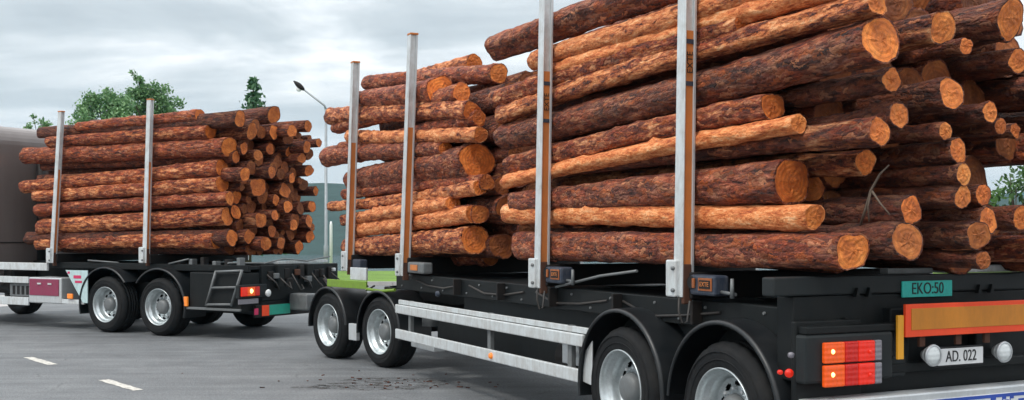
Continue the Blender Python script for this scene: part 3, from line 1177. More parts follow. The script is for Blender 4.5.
# number plate, reversing lamps
q0, q1 = P(941, 365, UE - .01), P(983, 347, UE - .01)
zc = P(962, 356, UE - .01).z
npl = boxpart('number_plate', M['white'], TR, (UE - .02, q0.y - .03, zc - .055), (UE - .008, q1.y, zc + .055), .003)
boxpart('plate_holder', M['ink'], TR, (UE - .04, q0.y - .04, zc - .068), (UE - .021, q1.y + .012, zc + .066), .004)
text('AD. 022', .105, M['ink'], npl, (UE - .0065, (q0.y + q1.y) / 2 - .012, zc), (PI / 2, 0, PI / 2), sx=.80)
for x, y in ((933, 355.5), (1004, 352)):
    q = P(x, y, UE + .03)
    o = MB().lathe([(.0, -.026), (.04, -.020), (.062, -.006), (.066, .004), (.063, .012), (.058, .03), (.03, .08), (.0, .085)], 24).obj('reversing_lamp', M['lens_clear'], TR)
    o.rotation_euler = (0, 0, PI / 2)
    o.location = (UE + .03, q.y, q.z)
    mb = MB().lathe([(.060, -.010), (.070, -.012), (.074, .0), (.068, .012), (.060, .010)], 24)
    r_ = mb.obj('lamp_ring', M['alu'], o)
boxpart('lamp_bar', M['black'], TR, (UE - .14, .75, .80), (UE - .05, 2.3, .86), .01)
boxpart('rear_apron', M['black'], TR, (UE - .20, .60, .56), (UE - .145, 2.45, 1.02), .008)
boxpart('apron_end', M['panel'], TR, (UE - .14, h1.y + .02, h0.z), (UE - .06, h1.y + .14, h1.z - .17), .01)
# under-run bumper with a white and blue lettered strip
zt = P(930, 392, UE + .05).z
bmp = boxpart('bumper', M['alu'], TR, (UE - .10, .04, zt - .24), (UE + .05, 2.46, zt), .014)
boxpart('bumper_plate', M['white'], bmp, (UE + .051, .32, zt - .225), (UE + .056, 2.44, zt - .048), .002)
boxpart('blue_line', M['blue_ink'], bmp, (UE + .0562, .46, zt - .074), (UE + .0580, 2.40, zt - .052), 0)
mb = MB()
y = .50
k = 0
while y < 2.36:
    w_ = random.choice((.008, .012, .02))
    h_ = random.choice((.08, .10, .12))
    mb.box((UE + .0561, y, zt - .21), (UE + .0579, y + w_, zt - .21 + h_ + .016))
    if random.random() < .6:
        mb.box((UE + .0561, y + w_, zt - .21 + h_), (UE + .0579, y + w_ + .03, zt - .21 + h_ + .016))
    y += w_ + random.choice((.018, .028, .04))
mb.obj('blue_print', M['blue_ink'], bmp, kind='stuff')

# ---- dolly under the front, built in its own turned frame, parts stay children of the trailer
RD = Matrix.Rotation(DA - TA, 4, 'Z')
dl = loc(TF, DO)


def dolly(o):
    """turn a part that was built in the dolly's frame into the trailer's frame"""
    o.location = (dl.x, dl.y, 0)
    o.rotation_euler = (0, 0, DA - TA)
    return o


for u in (0.0, DO2):
    for v, rz in ((0.0, 0.0), (2.45, PI)):
        q = RD @ Vector((u, v, 0))
        wheel(TR, dl.x + q.x, dl.y + q.y, DA - TA + rz, sc=.94)
    dolly(MB().tube([(u, .3, .487), (u, 2.2, .487)], .07, 12).obj('axle', M['dark_metal'], TR))
    dolly(fender(TR, u, -.012, math.radians(4 if u == 0 else -8), math.radians(185), r=.535, z=.457))
    dolly(fender(TR, u, 2.03, math.radians(4), math.radians(180), r=.535, z=.457))
for v in (.78, 1.52):
    dolly(boxpart('dolly_beam', M['black'], TR, (-.75, v, .62), (2.0, v + .14, .86), .01))
dolly(MB().lathe([(.55, 0), (.62, 0), (.62, .08), (.55, .08)], 40, c=(0, 0, 0)).obj('turntable', M['dark_metal'], TR))
tt_ = bpy.data.objects['turntable']
q = RD @ Vector((.67, 1.22, 0))
tt_.location = (dl.x + q.x, dl.y + q.y, .90)
tt_.rotation_euler = (PI / 2, 0, 0)
dolly(boxpart('tool_rack', M['alu'], TR, (.56, .0, .30), (.76, .06, .52), .008))
dolly(boxpart('cross_plate', M['black'], TR, (.30, .35, .44), (1.02, .50, .84), .01))
lime = worn('lime_paint', (.17, .30, .02), .5, 0, .5, (.12, .14, .05), 12)
def dpx(px, py, v):
    return loc(DF, at_v(DF, px, py, v))
l0, l1 = dpx(327, 287.5, .0), dpx(366, 281.5, .0)
lp_ = dolly(boxpart('mudguard_plate', lime, TR, (l0.x, .0, l0.z + .015), (l1.x, .025, l1.z), .006))
l2, l3 = dpx(350, 278, .03), dpx(366, 268, .03)
dolly(boxpart('bracket_plate', M['alu_white'], TR, (l2.x, .03, l2.z - .02), (l3.x, .06, l3.z), .006))
l2 = dpx(395, 290, .0)
dolly(MB().tube([(l1.x + .02, .0, l0.z + .02), ((l1.x + l2.x) / 2, .0, l0.z + .005), (l2.x, .0, l2.z)], .020, 8).obj('mudguard_edge', lime, TR))
# drawbar to the truck's hitch
hit = wor(KF, 2.55, 1.22, .62)
hl = loc(TF, hit)
s_ = RD @ Vector((-.55, .85, .70)) + Vector((dl.x, dl.y, 0))
s2_ = RD @ Vector((-.55, 1.6, .70)) + Vector((dl.x, dl.y, 0))
for a_ in (s_, s2_):
    MB().tube([a_, a_ * .15 + Vector(hl) * .85, hl], .055, 10).obj('drawbar', M['black'], TR)
for k in range(3):
    m_ = (Vector(hl) + s_) / 2 + Vector((0, .1 * k, -.12 + .06 * k))
    MB().tube([s_ + Vector((0, .1 * k, .25)), m_ + Vector((0, 0, .05)), Vector(hl) + Vector((0, 0, .35))], .014, 8).obj('air_hose', M['hose'], TR)
q = P(0, 0)
boxpart('front_marker', M['amber'], TR, (dl.x - .50, dl.y + .55, .93), (dl.x - .44, dl.y + .60, 1.03), .008)

# ------------------------------------------------------------------ truck
TK = empty('log_truck', KO, KA, label='dark log truck behind the trailer, loaded with one stack of thin logs', cat='truck')


def kp(px, py, v):
    return loc(KF, at_v(KF, px, py, v))


def ku(px, py, u):
    return loc(KF, at_u(KF, px, py, u))


KST = []
for fpx, tpx in (((51, 263), (59.5, 112)), ((144, 263), (148.5, 100))):
    f, t_, st = stake(TK, KF, fpx, tpx, v=.03, w=.10, d=.085)
    far_stake(TK, f, t_ - Vector((0, 0, .1)), 2.38)
    KST.append(f)
for f in KST:
    boxpart('bunk', M['dark_metal'], TK, (f.x - .085, .09, 1.21), (f.x + .085, 2.45, 1.36), .012)
for v in (.78, 1.52):
    boxpart('chassis_beam', M['black'], TK, (-6.2, v, .82), (1.95, v + .16, 1.205), .01)
boxpart('side_rail', M['black'], TK, (-3.1, .16, 1.10), (1.88, .22, 1.21), .01)
boxpart('deck_plate', M['black'], TK, (-3.1, .23, 1.14), (1.86, 2.3, 1.19), .004)
wheel(TK, 0, 0, 0)
wheel(TK, -1.31, 0, 0)
wheel(TK, 0, 2.48, PI)
wheel(TK, -1.31, 2.48, PI)
fender(TK, -1.31, -.012, math.radians(38), math.radians(196), r=.66)
fender(TK, 0, -.012, math.radians(-14), math.radians(142), r=.66)
fender(TK, -1.31, 2.03, math.radians(38), math.radians(190), r=.66)
fender(TK, 0, 2.03, math.radians(-14), math.radians(142), r=.66)
for u in (0, -1.31):
    MB().tube([(u, .3, .487), (u, 2.2, .487)], .07, 12).obj('axle', M['dark_metal'], TK)
boxpart('wing_panel', M['black'], TK, (-2.1, .44, .40), (1.86, .47, 1.13), .006)
q = kp(184, 302, -.01)
boxpart('side_marker', M['amber'], TK, (.62, -.03, q.z - .07), (.70, .012, q.z + .09), .01)
boxpart('rear_wing', M['black'], TK, (.70, .03, .46), (1.85, .45, 1.09), .02)
boxpart('wing_edge', M['grey'], TK, (.62, -.004, .475), (1.86, .028, .515), .006)
# ladder of the tail
mb = None
l0, l1 = kp(206, 306, -.02), kp(216, 271, -.02)
l2, l3 = kp(231, 306, -.02), kp(242, 270, -.02)
lad = MB().tube([l0, l1], .022, 8).obj('ladder', M['grey'], TK)
MB().tube([l2, l3], .022, 8).obj('ladder_side', M['grey'], lad)
for s in (.04, .52, .98):
    MB().tube([l0 + (l1 - l0) * s, l2 + (l3 - l2) * s], .020, 8).obj('rung', M['grey'], lad)
KE = 1.90
KP = lambda px, py, u=KE: ku(px, py, u)
p0, p1 = KP(239, 299), KP(262, 284)
hs_ = boxpart('lamp_housing', M['panel'], TK, (KE - .08, p0.y, p0.z), (KE, p1.y + .12, p1.z), .012)
for (x0, x1, mat, nm) in ((240.5, 246.5, 'lens_bright_red', 'tail_lens'), (246.8, 254, 'lens_orange', 'indicator_lens'), (254.3, 258.5, 'lens_red', 'brake_lens')):
    a0, a1 = KP(x0, 296), KP(x1, 286.5)
    boxpart(nm, M[mat], hs_, (KE + .001, a0.y, KP(249, 296).z), (KE + .03, a1.y, KP(249, 287).z), .006)
a0 = KP(250, 291)
o = MB().lathe([(.0, -.03), (.03, -.02), (.04, 0), (.03, .02), (.0, .03)], 12).obj('lit_bulb', M['bulb'], hs_)
o.location = (KE + .025, a0.y, a0.z)
a0, a1 = KP(238, 305), KP(258, 299)
boxpart('number_plate', M['lens_grey'], TK, (KE + .0, a0.y, KP(248, 304).z), (KE + .012, a1.y, KP(248, 299).z), .004)
a0 = KP(268.5, 293, KE + .05)
o = MB().lathe([(.0, -.02), (.05, -.014), (.062, 0), (.05, .03), (.0, .05)], 16).obj('reversing_lamp', M['lens_clear'], TK)
o.rotation_euler = (0, 0, PI / 2)
o.location = (KE + .05, a0.y, a0.z)
boxpart('tail_crossmember', M['black'], TK, (KE - .12, .46, .62), (KE - .02, 2.42, 1.20), .01)
boxpart('rear_apron', M['black'], TK, (KE - .12, .46, .52), (KE - .03, 1.9, .615), .01)
a0, a1, a2 = KP(262, 310, KE + .02), KP(269, 310, KE + .02), KP(290, 308, KE + .02)
zt, zb = KP(275, 304.5, KE + .02).z, KP(275, 315, KE + .02).z
ub = boxpart('bumper', M['dark_metal'], TK, (KE - .05, .30, zb - .02), (KE + .015, 2.38, zt + .01), .008)
boxpart('reflector', M['plate_red'], ub, (KE + .016, a0.y, zb), (KE + .026, a1.y, zt), .003)
boxpart('green_sign', M['fitting_green'], ub, (KE + .016, a1.y + .004, zb + .01), (KE + .026, a2.y, zt), .003)
a0 = KP(256, 312)
boxpart('reflector', M['red_mark'], ub, (KE + .016, a0.y - .06, zb + .03), (KE + .026, a0.y + .03, zt - .04), .003)
hp = MB()
hp.box((KE + .0, 1.10, .44), (KE + .40, 1.36, .72))
hp.obj('hitch', M['grey'], TK, .03)
a0 = KP(301, 318, 2.5)
MB().lathe([(.0, -.06), (.13, -.05), (.15, 0), (.13, .06), (.0, .08)], 18, c=(2.55, 1.22, .62)).obj('coupling', M['alu'], TK)
MB().tube([KP(228, 263, 1.5), KP(303, 263.5, 1.6)], .016, 8).obj('tail_rail', M['grey'], TK)
boxpart('headboard_bar', M['alu_white'], TK, (KE - .25, 1.0, 1.21), (KE - .15, 2.3, 1.26), .006)
for k in range(5):
    yy = .6 + .38 * k
    boxpart('tail_fitting', M['dark_metal'], TK, (KE - .02, yy, .95 + .03 * (k % 2)), (KE + .02, yy + .12, 1.1 + .04 * (k % 3)), .01)
for k in range(7):
    y0_ = .55 + .27 * k
    x0_ = KE + .02 + .03 * (k % 3)
    MB().tube([(x0_, y0_, 1.05 - .05 * (k % 2)), (x0_ + .14, y0_ + .06, .92 - .07 * (k % 3)), (x0_ + .12, y0_ + .16, .80), (x0_ + .02, y0_ + .22, .86 + .05 * (k % 2))], .011 + .004 * (k % 2), 8).obj('air_hose', M['hose'], TK)
for (y0_, z0_, w_, h_, mt) in ((.70, .98, .10, .09, 'grey'), (.98, .86, .16, .12, 'dark_metal'), (1.25, 1.02, .07, .10, 'rust'), (1.50, .90, .12, .10, 'grey'), (1.86, .97, .09, .14, 'dark_metal'), (2.10, .84, .12, .08, 'rust'), (2.2, 1.06, .06, .06, 'alu')):
    boxpart('valve_block', M[mt], TK, (KE - .015, y0_, z0_), (KE + .07, y0_ + w_, z0_ + h_), .012)
MB().tube([(KE - .1, .6, 1.23), (KE - .1, 1.1, 1.30), (KE - .12, 1.7, 1.25), (KE - .1, 2.3, 1.32)], .012, 8).obj('hydraulic_pipe', M['grey'], TK)
for k in range(6):
    boxpart('deck_bracket', M[('dark_metal', 'grey')[k % 2]], TK, (.25 + .27 * k, .18, 1.195), (.33 + .27 * k, .30, 1.27 + .03 * (k % 3)), .01)
for (a_, b_) in (((-1.9, .12, 1.25), (-1.2, .2, 1.215)), ((.1, .14, 1.215), (.55, .16, 1.30))):
    MB().tube([a_, b_], .014, 8).obj('tension_bar', M['grey'], TK)
MB().tube([(KE + .1, 2.05, .55), (KE + .45, 2.0, .75), (KE + .8, 1.7, .85), (KE + 1.2, 1.3, .8)], .016, 8).obj('brake_cable', M['hose'], TK)
# left of the wheels: flap, crimson box, guard rails
a0, a1 = kp(66, 270, 0), kp(88, 306, 0)
mb = MB().prism([(a0.x, a0.z), (a1.x, a0.z), (a1.x, .50), (a1.x - .12, .50)], 1, -.012, .006)
fl = mb.obj('mud_flap', worn('pale_cyan_flap', (.50, .66, .68), .5, 0, .25), TK, .003)
boxpart('red_mark', M['red_mark'], fl, (a0.x + .22, -.0165, .93), (a0.x + .42, -.013, .985), 0)
boxpart('red_mark', M['red_mark'], fl, (a0.x + .06, -.0165, 1.01), (a0.x + .12, -.013, 1.05), 0)
boxpart('red_mark', M['red_mark'], fl, (a0.x + .26, -.0165, .85), (a0.x + .44, -.013, .89), 0)
a0, a1 = kp(28.5, 278, 0), kp(61, 305, 0)
cb = boxpart('tool_box', M['alu'], TK, (a0.x, .005, .46), (a1.x, .45, .93), .02)
boxpart('crimson_panel', M['crimson'], cb, (a0.x + .03, -.008, .60), (a1.x - .06, .0045, .90), .006)
for s in (.3, .62):
    x = a0.x + (a1.x - a0.x) * s
    boxpart('latch', M['alu_white'], cb, (x, -.022, .80), (x + .10, -.009, .83), .004)
for (y0, y1) in ((276.5, 283), (297, 305)):
    z1, z0 = kp(20, y0, 0).z, kp(20, y1, 0).z
    boxpart('guard_rail', M['alu_white'], TK, (-5.4, -.0, z0), (a0.x - .01, .035, z1), .008)
boxpart('guard_rail', M['alu_white'], TK, (a1.x + .004, .01, .47), (a1.x + .60, .045, .55), .006)
boxpart('deck_edge', M['alu_white'], TK, (-5.4, .0, kp(20, 270, 0).z), (-2.86, .05, kp(20, 262.5, 0).z), .01)
boxpart('step_box', M['grey'], TK, (-4.0, .06, .56), (a0.x - .06, .4, .80), .01)
for k in range(4):
    x = -4.0 + .09 + k * .13
    boxpart('grille_slot', M['dark_metal'], TK, (x, .052, .60), (x + .07, .059, .76), .003)
boxpart('fuel_tank', M['dark_metal'], TK, (-5.5, .15, .60), (-4.1, .75, 1.1), .08)
q = kp(70, 297, -.01)
boxpart('side_marker', M['amber'], TK, (q.x - .06, -.03, q.z - .03), (q.x + .08, .0, q.z + .06), .01)
for v, rz in ((.05, 0), (2.45, PI)):
    wheel(TK, -6.6, v, rz)
# far side wheel seen below the frame
wheel(TK, -3.3, 2.48, PI)
MB().tube([(-3.3, 1.3, .487), (-3.3, 2.2, .487)], .07, 12).obj('axle', M['dark_metal'], TK)
boxpart('gearbox_guard', M['black'], TK, (-3.1, .7, .42), (-1.9, 1.7, .82), .05)
# cab: rear wall with a rounded top edge, roof, sides
prof = [(-6.9, .75), (-4.30, .75), (-4.30, 3.42)]
for k in range(1, 9):
    a = PI / 2 * k / 8
    prof.append((-4.30 - .40 * (1 - math.cos(a)), 3.42 + .37 * math.sin(a)))
prof += [(-6.2, 3.70), (-6.55, 3.2), (-6.9, 2.1)]
cab = MB().prism(prof, 1, 0.0, 2.5).obj('cab', M['cab'], TK, .05)
for i, pl in enumerate(cab.data.polygons):
    pl.use_smooth = False
boxpart('side_window', M['ink'], cab, (-6.2, -.012, 1.9), (-5.3, -.002, 2.7), .02)
for zz in (1.55,):
    boxpart('wall_seam', M['dark_metal'], cab, (-4.298, .02, zz), (-4.288, 2.48, zz + .018), .003)
MB().tube([(-4.22, .9, 1.0), (-4.22, .9, 3.2)], .08, 14).obj('exhaust_pipe', M['dark_metal'], cab)

# ------------------------------------------------------------------ logs
LOGS = {}          # stack -> list of (v, z, r, ua, ub) in frame coordinates


def log_mesh(L, r1, r2, seed, ns, nr, bend, rough, hi_=True):
    """bark surface along local +x from 0 to L, with a bark rim at each end"""
    vs, fs, sm = [], [], []
    sw = Vector((0, math.cos(seed * 7.1), math.sin(seed * 7.1)))
    tilt = [(random.gauss(0, .10), random.gauss(0, .10)) for _ in (0, 1)]
    ends = []
    lob = [(random.uniform(0, .055 if hi_ else .085), random.uniform(0, 6.28)) for _ in range(3)]
    knots = [(random.uniform(.05, .95) * L, random.uniform(0, 6.28), random.uniform(.012, .034)) for _ in range(int(L * 1.3))]
    for i in range(ns + 1):
        s = i / ns
        x = L * s
        flare = 1 + .05 * max(0, (s - .86) / .14) ** 2 + .02 * max(0, (.05 - s) / .05)
        rb = (r1 + (r2 - r1) * s) * flare
        cy = bend * math.sin(PI * s) + .010 * noise.noise(Vector((x * .8, seed, 2)))
        cz = .010 * noise.noise(Vector((x * .8, seed, 9)))
        for k in range(nr):
            a = 2 * PI * k / nr
            rr = rb * (1 + sum(am * math.cos((j + 2) * a + ph) for j, (am, ph) in enumerate(lob)))
            rr += rough * noise.noise(Vector((x * 5 + seed * 3, math.cos(a) * rb * 14, math.sin(a) * rb * 14)))
            rr += rough * .7 * noise.noise(Vector((x * 16 + seed, math.cos(a) * rb * 40, math.sin(a) * rb * 40 + 5)))
            for (kx_, ka, kr) in knots:
                d2 = ((x - kx_) / .045) ** 2 + ((math.atan2(math.sin(a - ka), math.cos(a - ka)) * rb) / .04) ** 2
                if d2 < 4:
                    rr += kr * math.exp(-d2)
            y, z = cy * sw.y + rr * math.cos(a), cy * sw.z + cz + rr * math.sin(a)
            xx = x
            if i == 0:
                xx += tilt[0][0] * rr * math.cos(a) + tilt[0][1] * rr * math.sin(a)
            if i == ns:
                xx += tilt[1][0] * rr * math.cos(a) + tilt[1][1] * rr * math.sin(a)
            vs.append((xx, y, z))
    for i in range(ns):
        for k in range(nr):
            k2 = (k + 1) % nr
            fs.append((i * nr + k, i * nr + k2, (i + 1) * nr + k2, (i + 1) * nr + k))
            sm.append(True)
    for e, i in ((0, 0), (1, ns)):
        ring = [Vector(vs[i * nr + k]) for k in range(nr)]
        c = sum(ring, Vector()) / nr
        rim = []
        for k, p in enumerate(ring):
            q = c + (p - c) * (.92 + .045 * noise.noise(Vector((k * .9, seed, e * 7))))
            rim.append(q)
        b_ = len(vs)
        vs += [tuple(p) for p in rim]
        for k in range(nr):
            k2 = (k + 1) % nr
            f_ = (i * nr + k, b_ + k, b_ + k2, i * nr + k2) if e == 0 else (i * nr + k, i * nr + k2, b_ + k2, b_ + k)
            fs.append(f_)
            sm.append(False)
        ends.append((c, rim, 1 if e else -1))
    me = bpy.data.meshes.new('log')
    me.from_pydata(vs, [], fs)
    me.polygons.foreach_set('use_smooth', sm)
    me.materials.append(BARK)
    return me, ends


def cap_mesh(c, rim, sgn, seed):
    nr = len(rim)
    vs = [tuple(p - c) for p in rim]
    fs = []
    prev = list(range(nr))
    for j, sc in enumerate((.72, .42, .16)):
        b_ = len(vs)
        for k, p in enumerate(rim):
            q = (p - c) * sc
            q.x += sgn * random.gauss(0, .0022) + sgn * .004 * noise.noise(Vector((q.y * 14, q.z * 14, seed)))
            vs.append(tuple(q))
        for k in range(nr):
            k2 = (k + 1) % nr
            f_ = (prev[k], prev[k2], b_ + k2, b_ + k)
            fs.append(f_ if sgn > 0 else f_[::-1])
        prev = list(range(b_, b_ + nr))
    vs.append((sgn * .002, 0, 0))
    m_ = len(vs) - 1
    for k in range(nr):
        k2 = (k + 1) % nr
        f_ = (prev[k], prev[k2], m_)
        fs.append(f_ if sgn > 0 else f_[::-1])
    me = bpy.data.meshes.new('cut_end')
    me.from_pydata(vs, [], fs)
    me.materials.append(CUT)
    return me


SEED = [0]


def make_log(p1, p2, r1, r2, label, group, peel=.4, tone=1.0, grey=.4, pale=.2, ctone=1.0, hi=True, bend=None, name='pine_log'):
    SEED[0] += 1
    seed = SEED[0] * 1.37
    p1, p2 = Vector(p1), Vector(p2)
    L = (p2 - p1).length
    ns = max(4, int(L / (.085 if hi else .30)))
    nr = 24 if hi else 18
    bd = random.uniform(-.011, .011) * L if bend is None else bend
    me, ends = log_mesh(L, r1, r2, seed, ns, nr, bd, .014 if hi else .016, hi)
    o = add_obj(name, me, None, label, 'log', group)
    x = (p2 - p1).normalized()
    up = Vector((0, 0, 1))
    y = up.cross(x).normalized()
    z = x.cross(y)
    m_ = Matrix((x, y, z)).transposed().to_4x4()
    m_.translation = p1
    o.matrix_world = m_
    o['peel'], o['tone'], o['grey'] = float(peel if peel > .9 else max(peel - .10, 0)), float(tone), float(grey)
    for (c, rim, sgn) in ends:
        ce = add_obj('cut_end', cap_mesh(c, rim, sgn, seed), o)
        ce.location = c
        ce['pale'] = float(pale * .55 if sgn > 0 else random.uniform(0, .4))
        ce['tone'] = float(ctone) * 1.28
    return o


def reg(stack, fr, p1, p2, r1, r2):
    a, b = loc(fr, Vector(p1)), loc(fr, Vector(p2))
    LOGS.setdefault(stack, []).append((a, b, r1, r2))


def lscale(p):
    return F_PX / p.y


def outer_log(stack, fr, left, right, rl, rr, label, group, v=None, **kw):
    """a log of the near face: pixel ends, pixel radii, lying against the stakes"""
    v0 = .15 if v is None else v
    left = (left[0] + 5.5, left[1])
    a, b = at_v(fr, *left, v0 + .12), at_v(fr, *right, v0 + .12)
    ra, rb = rl / lscale(a), rr / lscale(b)
    va, vb = (v0 + ra, v0 + rb) if v is None else (v, v)
    a, b = at_v(fr, *left, va), at_v(fr, *right, vb)
    ra, rb = rl / lscale(a), rr / lscale(b)
    reg(stack, fr, a, b, ra, rb)
    return make_log(a, b, ra, rb, label, group, **kw)


def end_log(stack, fr, px, py, r, u, length, label, group, taper=.85, vmin=.3, **kw):
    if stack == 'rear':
        kw['tone'] = kw.get('tone', 1.0) * .68  # bark darkened: shade between the cut ends is put into the colour
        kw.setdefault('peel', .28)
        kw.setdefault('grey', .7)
    """a log seen mainly by its rear cut end: pixel centre, pixel radius, and the u where it ends"""
    b = at_u(fr, px, py, u)
    if loc(fr, b).y < vmin:
        b = at_v(fr, px, py, vmin)
    rb = r / lscale(b)
    o, U, V = fr
    a = b - U * length + V * random.uniform(-.04, .04) + Vector((0, 0, random.uniform(-.03, .05)))
    reg(stack, fr, a, b, rb * taper, rb)
    return make_log(a, b, rb * taper, rb, label, group, **kw)


G3 = 'logs in the rear stack of the trailer'
O = lambda *a, **k: outer_log('rear', TF, *a, G3, **k)
O((492, 47), (790, -58), 13, 20, 'dark rough topmost log of the rear stack, jutting left past the third stake', peel=.30, grey=.9, tone=.95)
O((530, 61), (800, -22), 9, 14, 'orange flaking log second from the top of the rear stack at the third stake', peel=.72, grey=.2)
O((541, 73), (880, -24), 7, 12, 'smooth bright orange log third from the top of the rear stack', peel=.95, grey=.0, tone=1.05)
O((491, 99), (742, 24), 9, 9, 'thin reddish log ending in a round cut right of the fourth stake, high up', peel=.55, grey=.2, pale=.0)
O((497, 115), (877, 3), 9, 12, 'long brown log with orange scars ending near the top right beside the biggest cut face', peel=.62, grey=.3, pale=.3)
O((500, 137), (881, 40), 13, 23, 'thickest log of the rear stack, dark bark and the biggest orange cut face', peel=.33, grey=1.0, tone=.85, pale=.25, ctone=1.1)
O((506, 165), (773, 107), 9, 14, 'brown log with one pale patch, its reddish cut end below the thickest log', peel=.50, grey=.5, pale=0, ctone=.9)
O((501, 182), (799, 124), 7, 9, 'slim peeled yellowish log slanting up to a small pale cut end', peel=.98, grey=.0, tone=1.12, pale=.5)
O((511, 203), (792, 181), 11, 23, 'thick purplish brown log with a red heart-shaped cut end mid height', peel=.24, grey=.8, tone=.92, pale=0, ctone=.85)
O((504, 213), (815, 218), 10, 12.5, 'light orange peeled log second from the bottom of the rear stack', peel=.92, grey=.1, tone=1.08, pale=.5)
O((519, 245), (853, 251), 14.5, 19, 'thick reddish brown log at the bottom of the rear stack with a wide cut end', peel=.28, grey=.75, tone=.98, pale=.3)

E = lambda *a, **k: end_log('rear', TF, *a, G3, **k)
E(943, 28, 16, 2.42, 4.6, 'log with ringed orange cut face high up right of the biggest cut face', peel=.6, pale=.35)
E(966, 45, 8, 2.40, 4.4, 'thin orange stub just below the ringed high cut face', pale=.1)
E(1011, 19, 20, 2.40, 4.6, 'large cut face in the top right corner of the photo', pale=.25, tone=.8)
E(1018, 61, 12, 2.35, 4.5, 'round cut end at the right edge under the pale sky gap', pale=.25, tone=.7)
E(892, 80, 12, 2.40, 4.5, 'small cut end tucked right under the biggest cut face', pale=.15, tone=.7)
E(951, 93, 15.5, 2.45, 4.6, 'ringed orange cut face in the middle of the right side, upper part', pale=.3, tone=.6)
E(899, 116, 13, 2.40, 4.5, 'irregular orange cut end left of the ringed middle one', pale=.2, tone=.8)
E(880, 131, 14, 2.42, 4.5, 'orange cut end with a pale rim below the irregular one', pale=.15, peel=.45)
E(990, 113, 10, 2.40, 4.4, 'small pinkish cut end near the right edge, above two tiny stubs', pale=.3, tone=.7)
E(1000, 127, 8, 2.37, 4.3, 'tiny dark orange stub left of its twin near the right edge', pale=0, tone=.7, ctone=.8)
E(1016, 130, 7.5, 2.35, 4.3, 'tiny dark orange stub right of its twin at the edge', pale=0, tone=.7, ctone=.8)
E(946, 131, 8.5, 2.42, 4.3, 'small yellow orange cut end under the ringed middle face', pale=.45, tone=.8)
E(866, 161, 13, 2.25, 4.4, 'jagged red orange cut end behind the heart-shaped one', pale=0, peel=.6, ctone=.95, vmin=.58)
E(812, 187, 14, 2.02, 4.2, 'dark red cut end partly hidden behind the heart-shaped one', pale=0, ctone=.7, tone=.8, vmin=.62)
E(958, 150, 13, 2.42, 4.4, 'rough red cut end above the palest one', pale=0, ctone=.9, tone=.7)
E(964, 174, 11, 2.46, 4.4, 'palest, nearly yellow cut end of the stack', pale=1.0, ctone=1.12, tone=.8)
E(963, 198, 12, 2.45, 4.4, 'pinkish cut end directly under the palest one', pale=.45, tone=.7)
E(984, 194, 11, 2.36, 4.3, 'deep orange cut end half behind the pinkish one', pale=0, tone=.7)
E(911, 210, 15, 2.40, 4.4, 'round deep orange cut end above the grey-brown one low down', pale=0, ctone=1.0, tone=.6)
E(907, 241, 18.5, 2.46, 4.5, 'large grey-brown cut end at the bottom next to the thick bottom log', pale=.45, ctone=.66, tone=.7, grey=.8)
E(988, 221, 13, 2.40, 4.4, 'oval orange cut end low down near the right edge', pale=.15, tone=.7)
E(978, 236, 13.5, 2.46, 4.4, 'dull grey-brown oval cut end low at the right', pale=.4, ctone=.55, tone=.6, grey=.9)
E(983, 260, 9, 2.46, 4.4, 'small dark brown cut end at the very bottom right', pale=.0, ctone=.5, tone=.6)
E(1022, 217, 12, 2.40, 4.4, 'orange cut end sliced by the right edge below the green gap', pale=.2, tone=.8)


def body_log(stack, fr, left, right, v, r, label, group, u0=None, **kw):
    a, b = at_v(fr, *left, v), at_v(fr, *right, v)
    r_ = r / lscale(b)
    reg(stack, fr, a, b, r_ * .95, r_)
    return make_log(a, b, r_ * .95, r_, label, group, **kw)


B = lambda *a, **k: body_log('rear', TF, *a, G3, **k)
B((905, 160), (1100, 143), 1.95, 17, 'reddish bark of a thick log running out of the photo above the green gap', peel=.42, grey=.3)
B((915, 247), (1100, 249), 1.85, 15, 'brown bark of a log running out of the photo at the bottom right', peel=.48, grey=.5)
B((880, 104), (1100, 88), 2.0, 17, 'dark purplish log running out of the photo in the upper right', peel=.15, grey=.9, tone=.6)

B((900, 129), (1100, 119), 2.15, 14, 'dark log running out of the photo under the two tiny stubs', peel=.15, grey=.9, tone=.6)
B((890, 113), (1100, 107), 2.25, 13, 'dark log running out of the photo above the two tiny stubs', peel=.15, grey=.9, tone=.55)
B((547, 56), (780, -28), .62, 12, 'shaded log showing only in the slit under the topmost log', peel=.4, grey=.5, tone=.7)  # lower tone paints the shade of the slit onto the bark
B((880, 78), (1100, 66), 2.1, 15, 'dark log deep behind the round end below the pale sky gap', peel=.2, grey=.9, tone=.5)

G2 = 'logs in the front stack of the trailer'
A_ = lambda *a, **k: outer_log('front', TF, *a, G2, **k)
A_((364, 83), (498, 74), 8, 10, 'top dark log of the front stack with a knobbly orange end', peel=.42, grey=.5, v=.62, pale=.4)
A_((400, 80), (474, 63), 7, 8, 'short-looking log lying highest on the front stack, orange cut end up', peel=.62, grey=.2, v=1.0, pale=.1)
A_((358, 99), (441, 91), 9, 15, 'log with a large flat orange cut face high on the front stack', peel=.38, grey=.3, pale=0, ctone=1.1)
A_((327, 117), (472, 111), 9, 9.5, 'rough reddish log sticking out leftmost near the top of the front stack', peel=.55, grey=.35, pale=.1)
A_((345, 136), (481, 134), 6.5, 7.5, 'thin orange log in the upper middle of the front stack', peel=.72, grey=.1, pale=.1)
A_((323, 157), (446, 149), 10, 8, 'grey-brown log protruding left past the first stake at mid height', peel=.42, grey=.7)
A_((350, 182), (477, 161), 12.5, 18, 'thickest dark log of the front stack with a big round orange cut end', peel=.20, grey=.8, pale=0, tone=.9, ctone=1.05)
A_((326, 206), (480, 187), 5, 8, 'slim log tapering to a thin left tip below the thickest front log', peel=.64, grey=.1, pale=.0)
A_((346, 220), (453, 203), 6, 7.5, 'thin orange log slanting up under the slim tapering log', peel=.7, grey=.1, pale=.1)
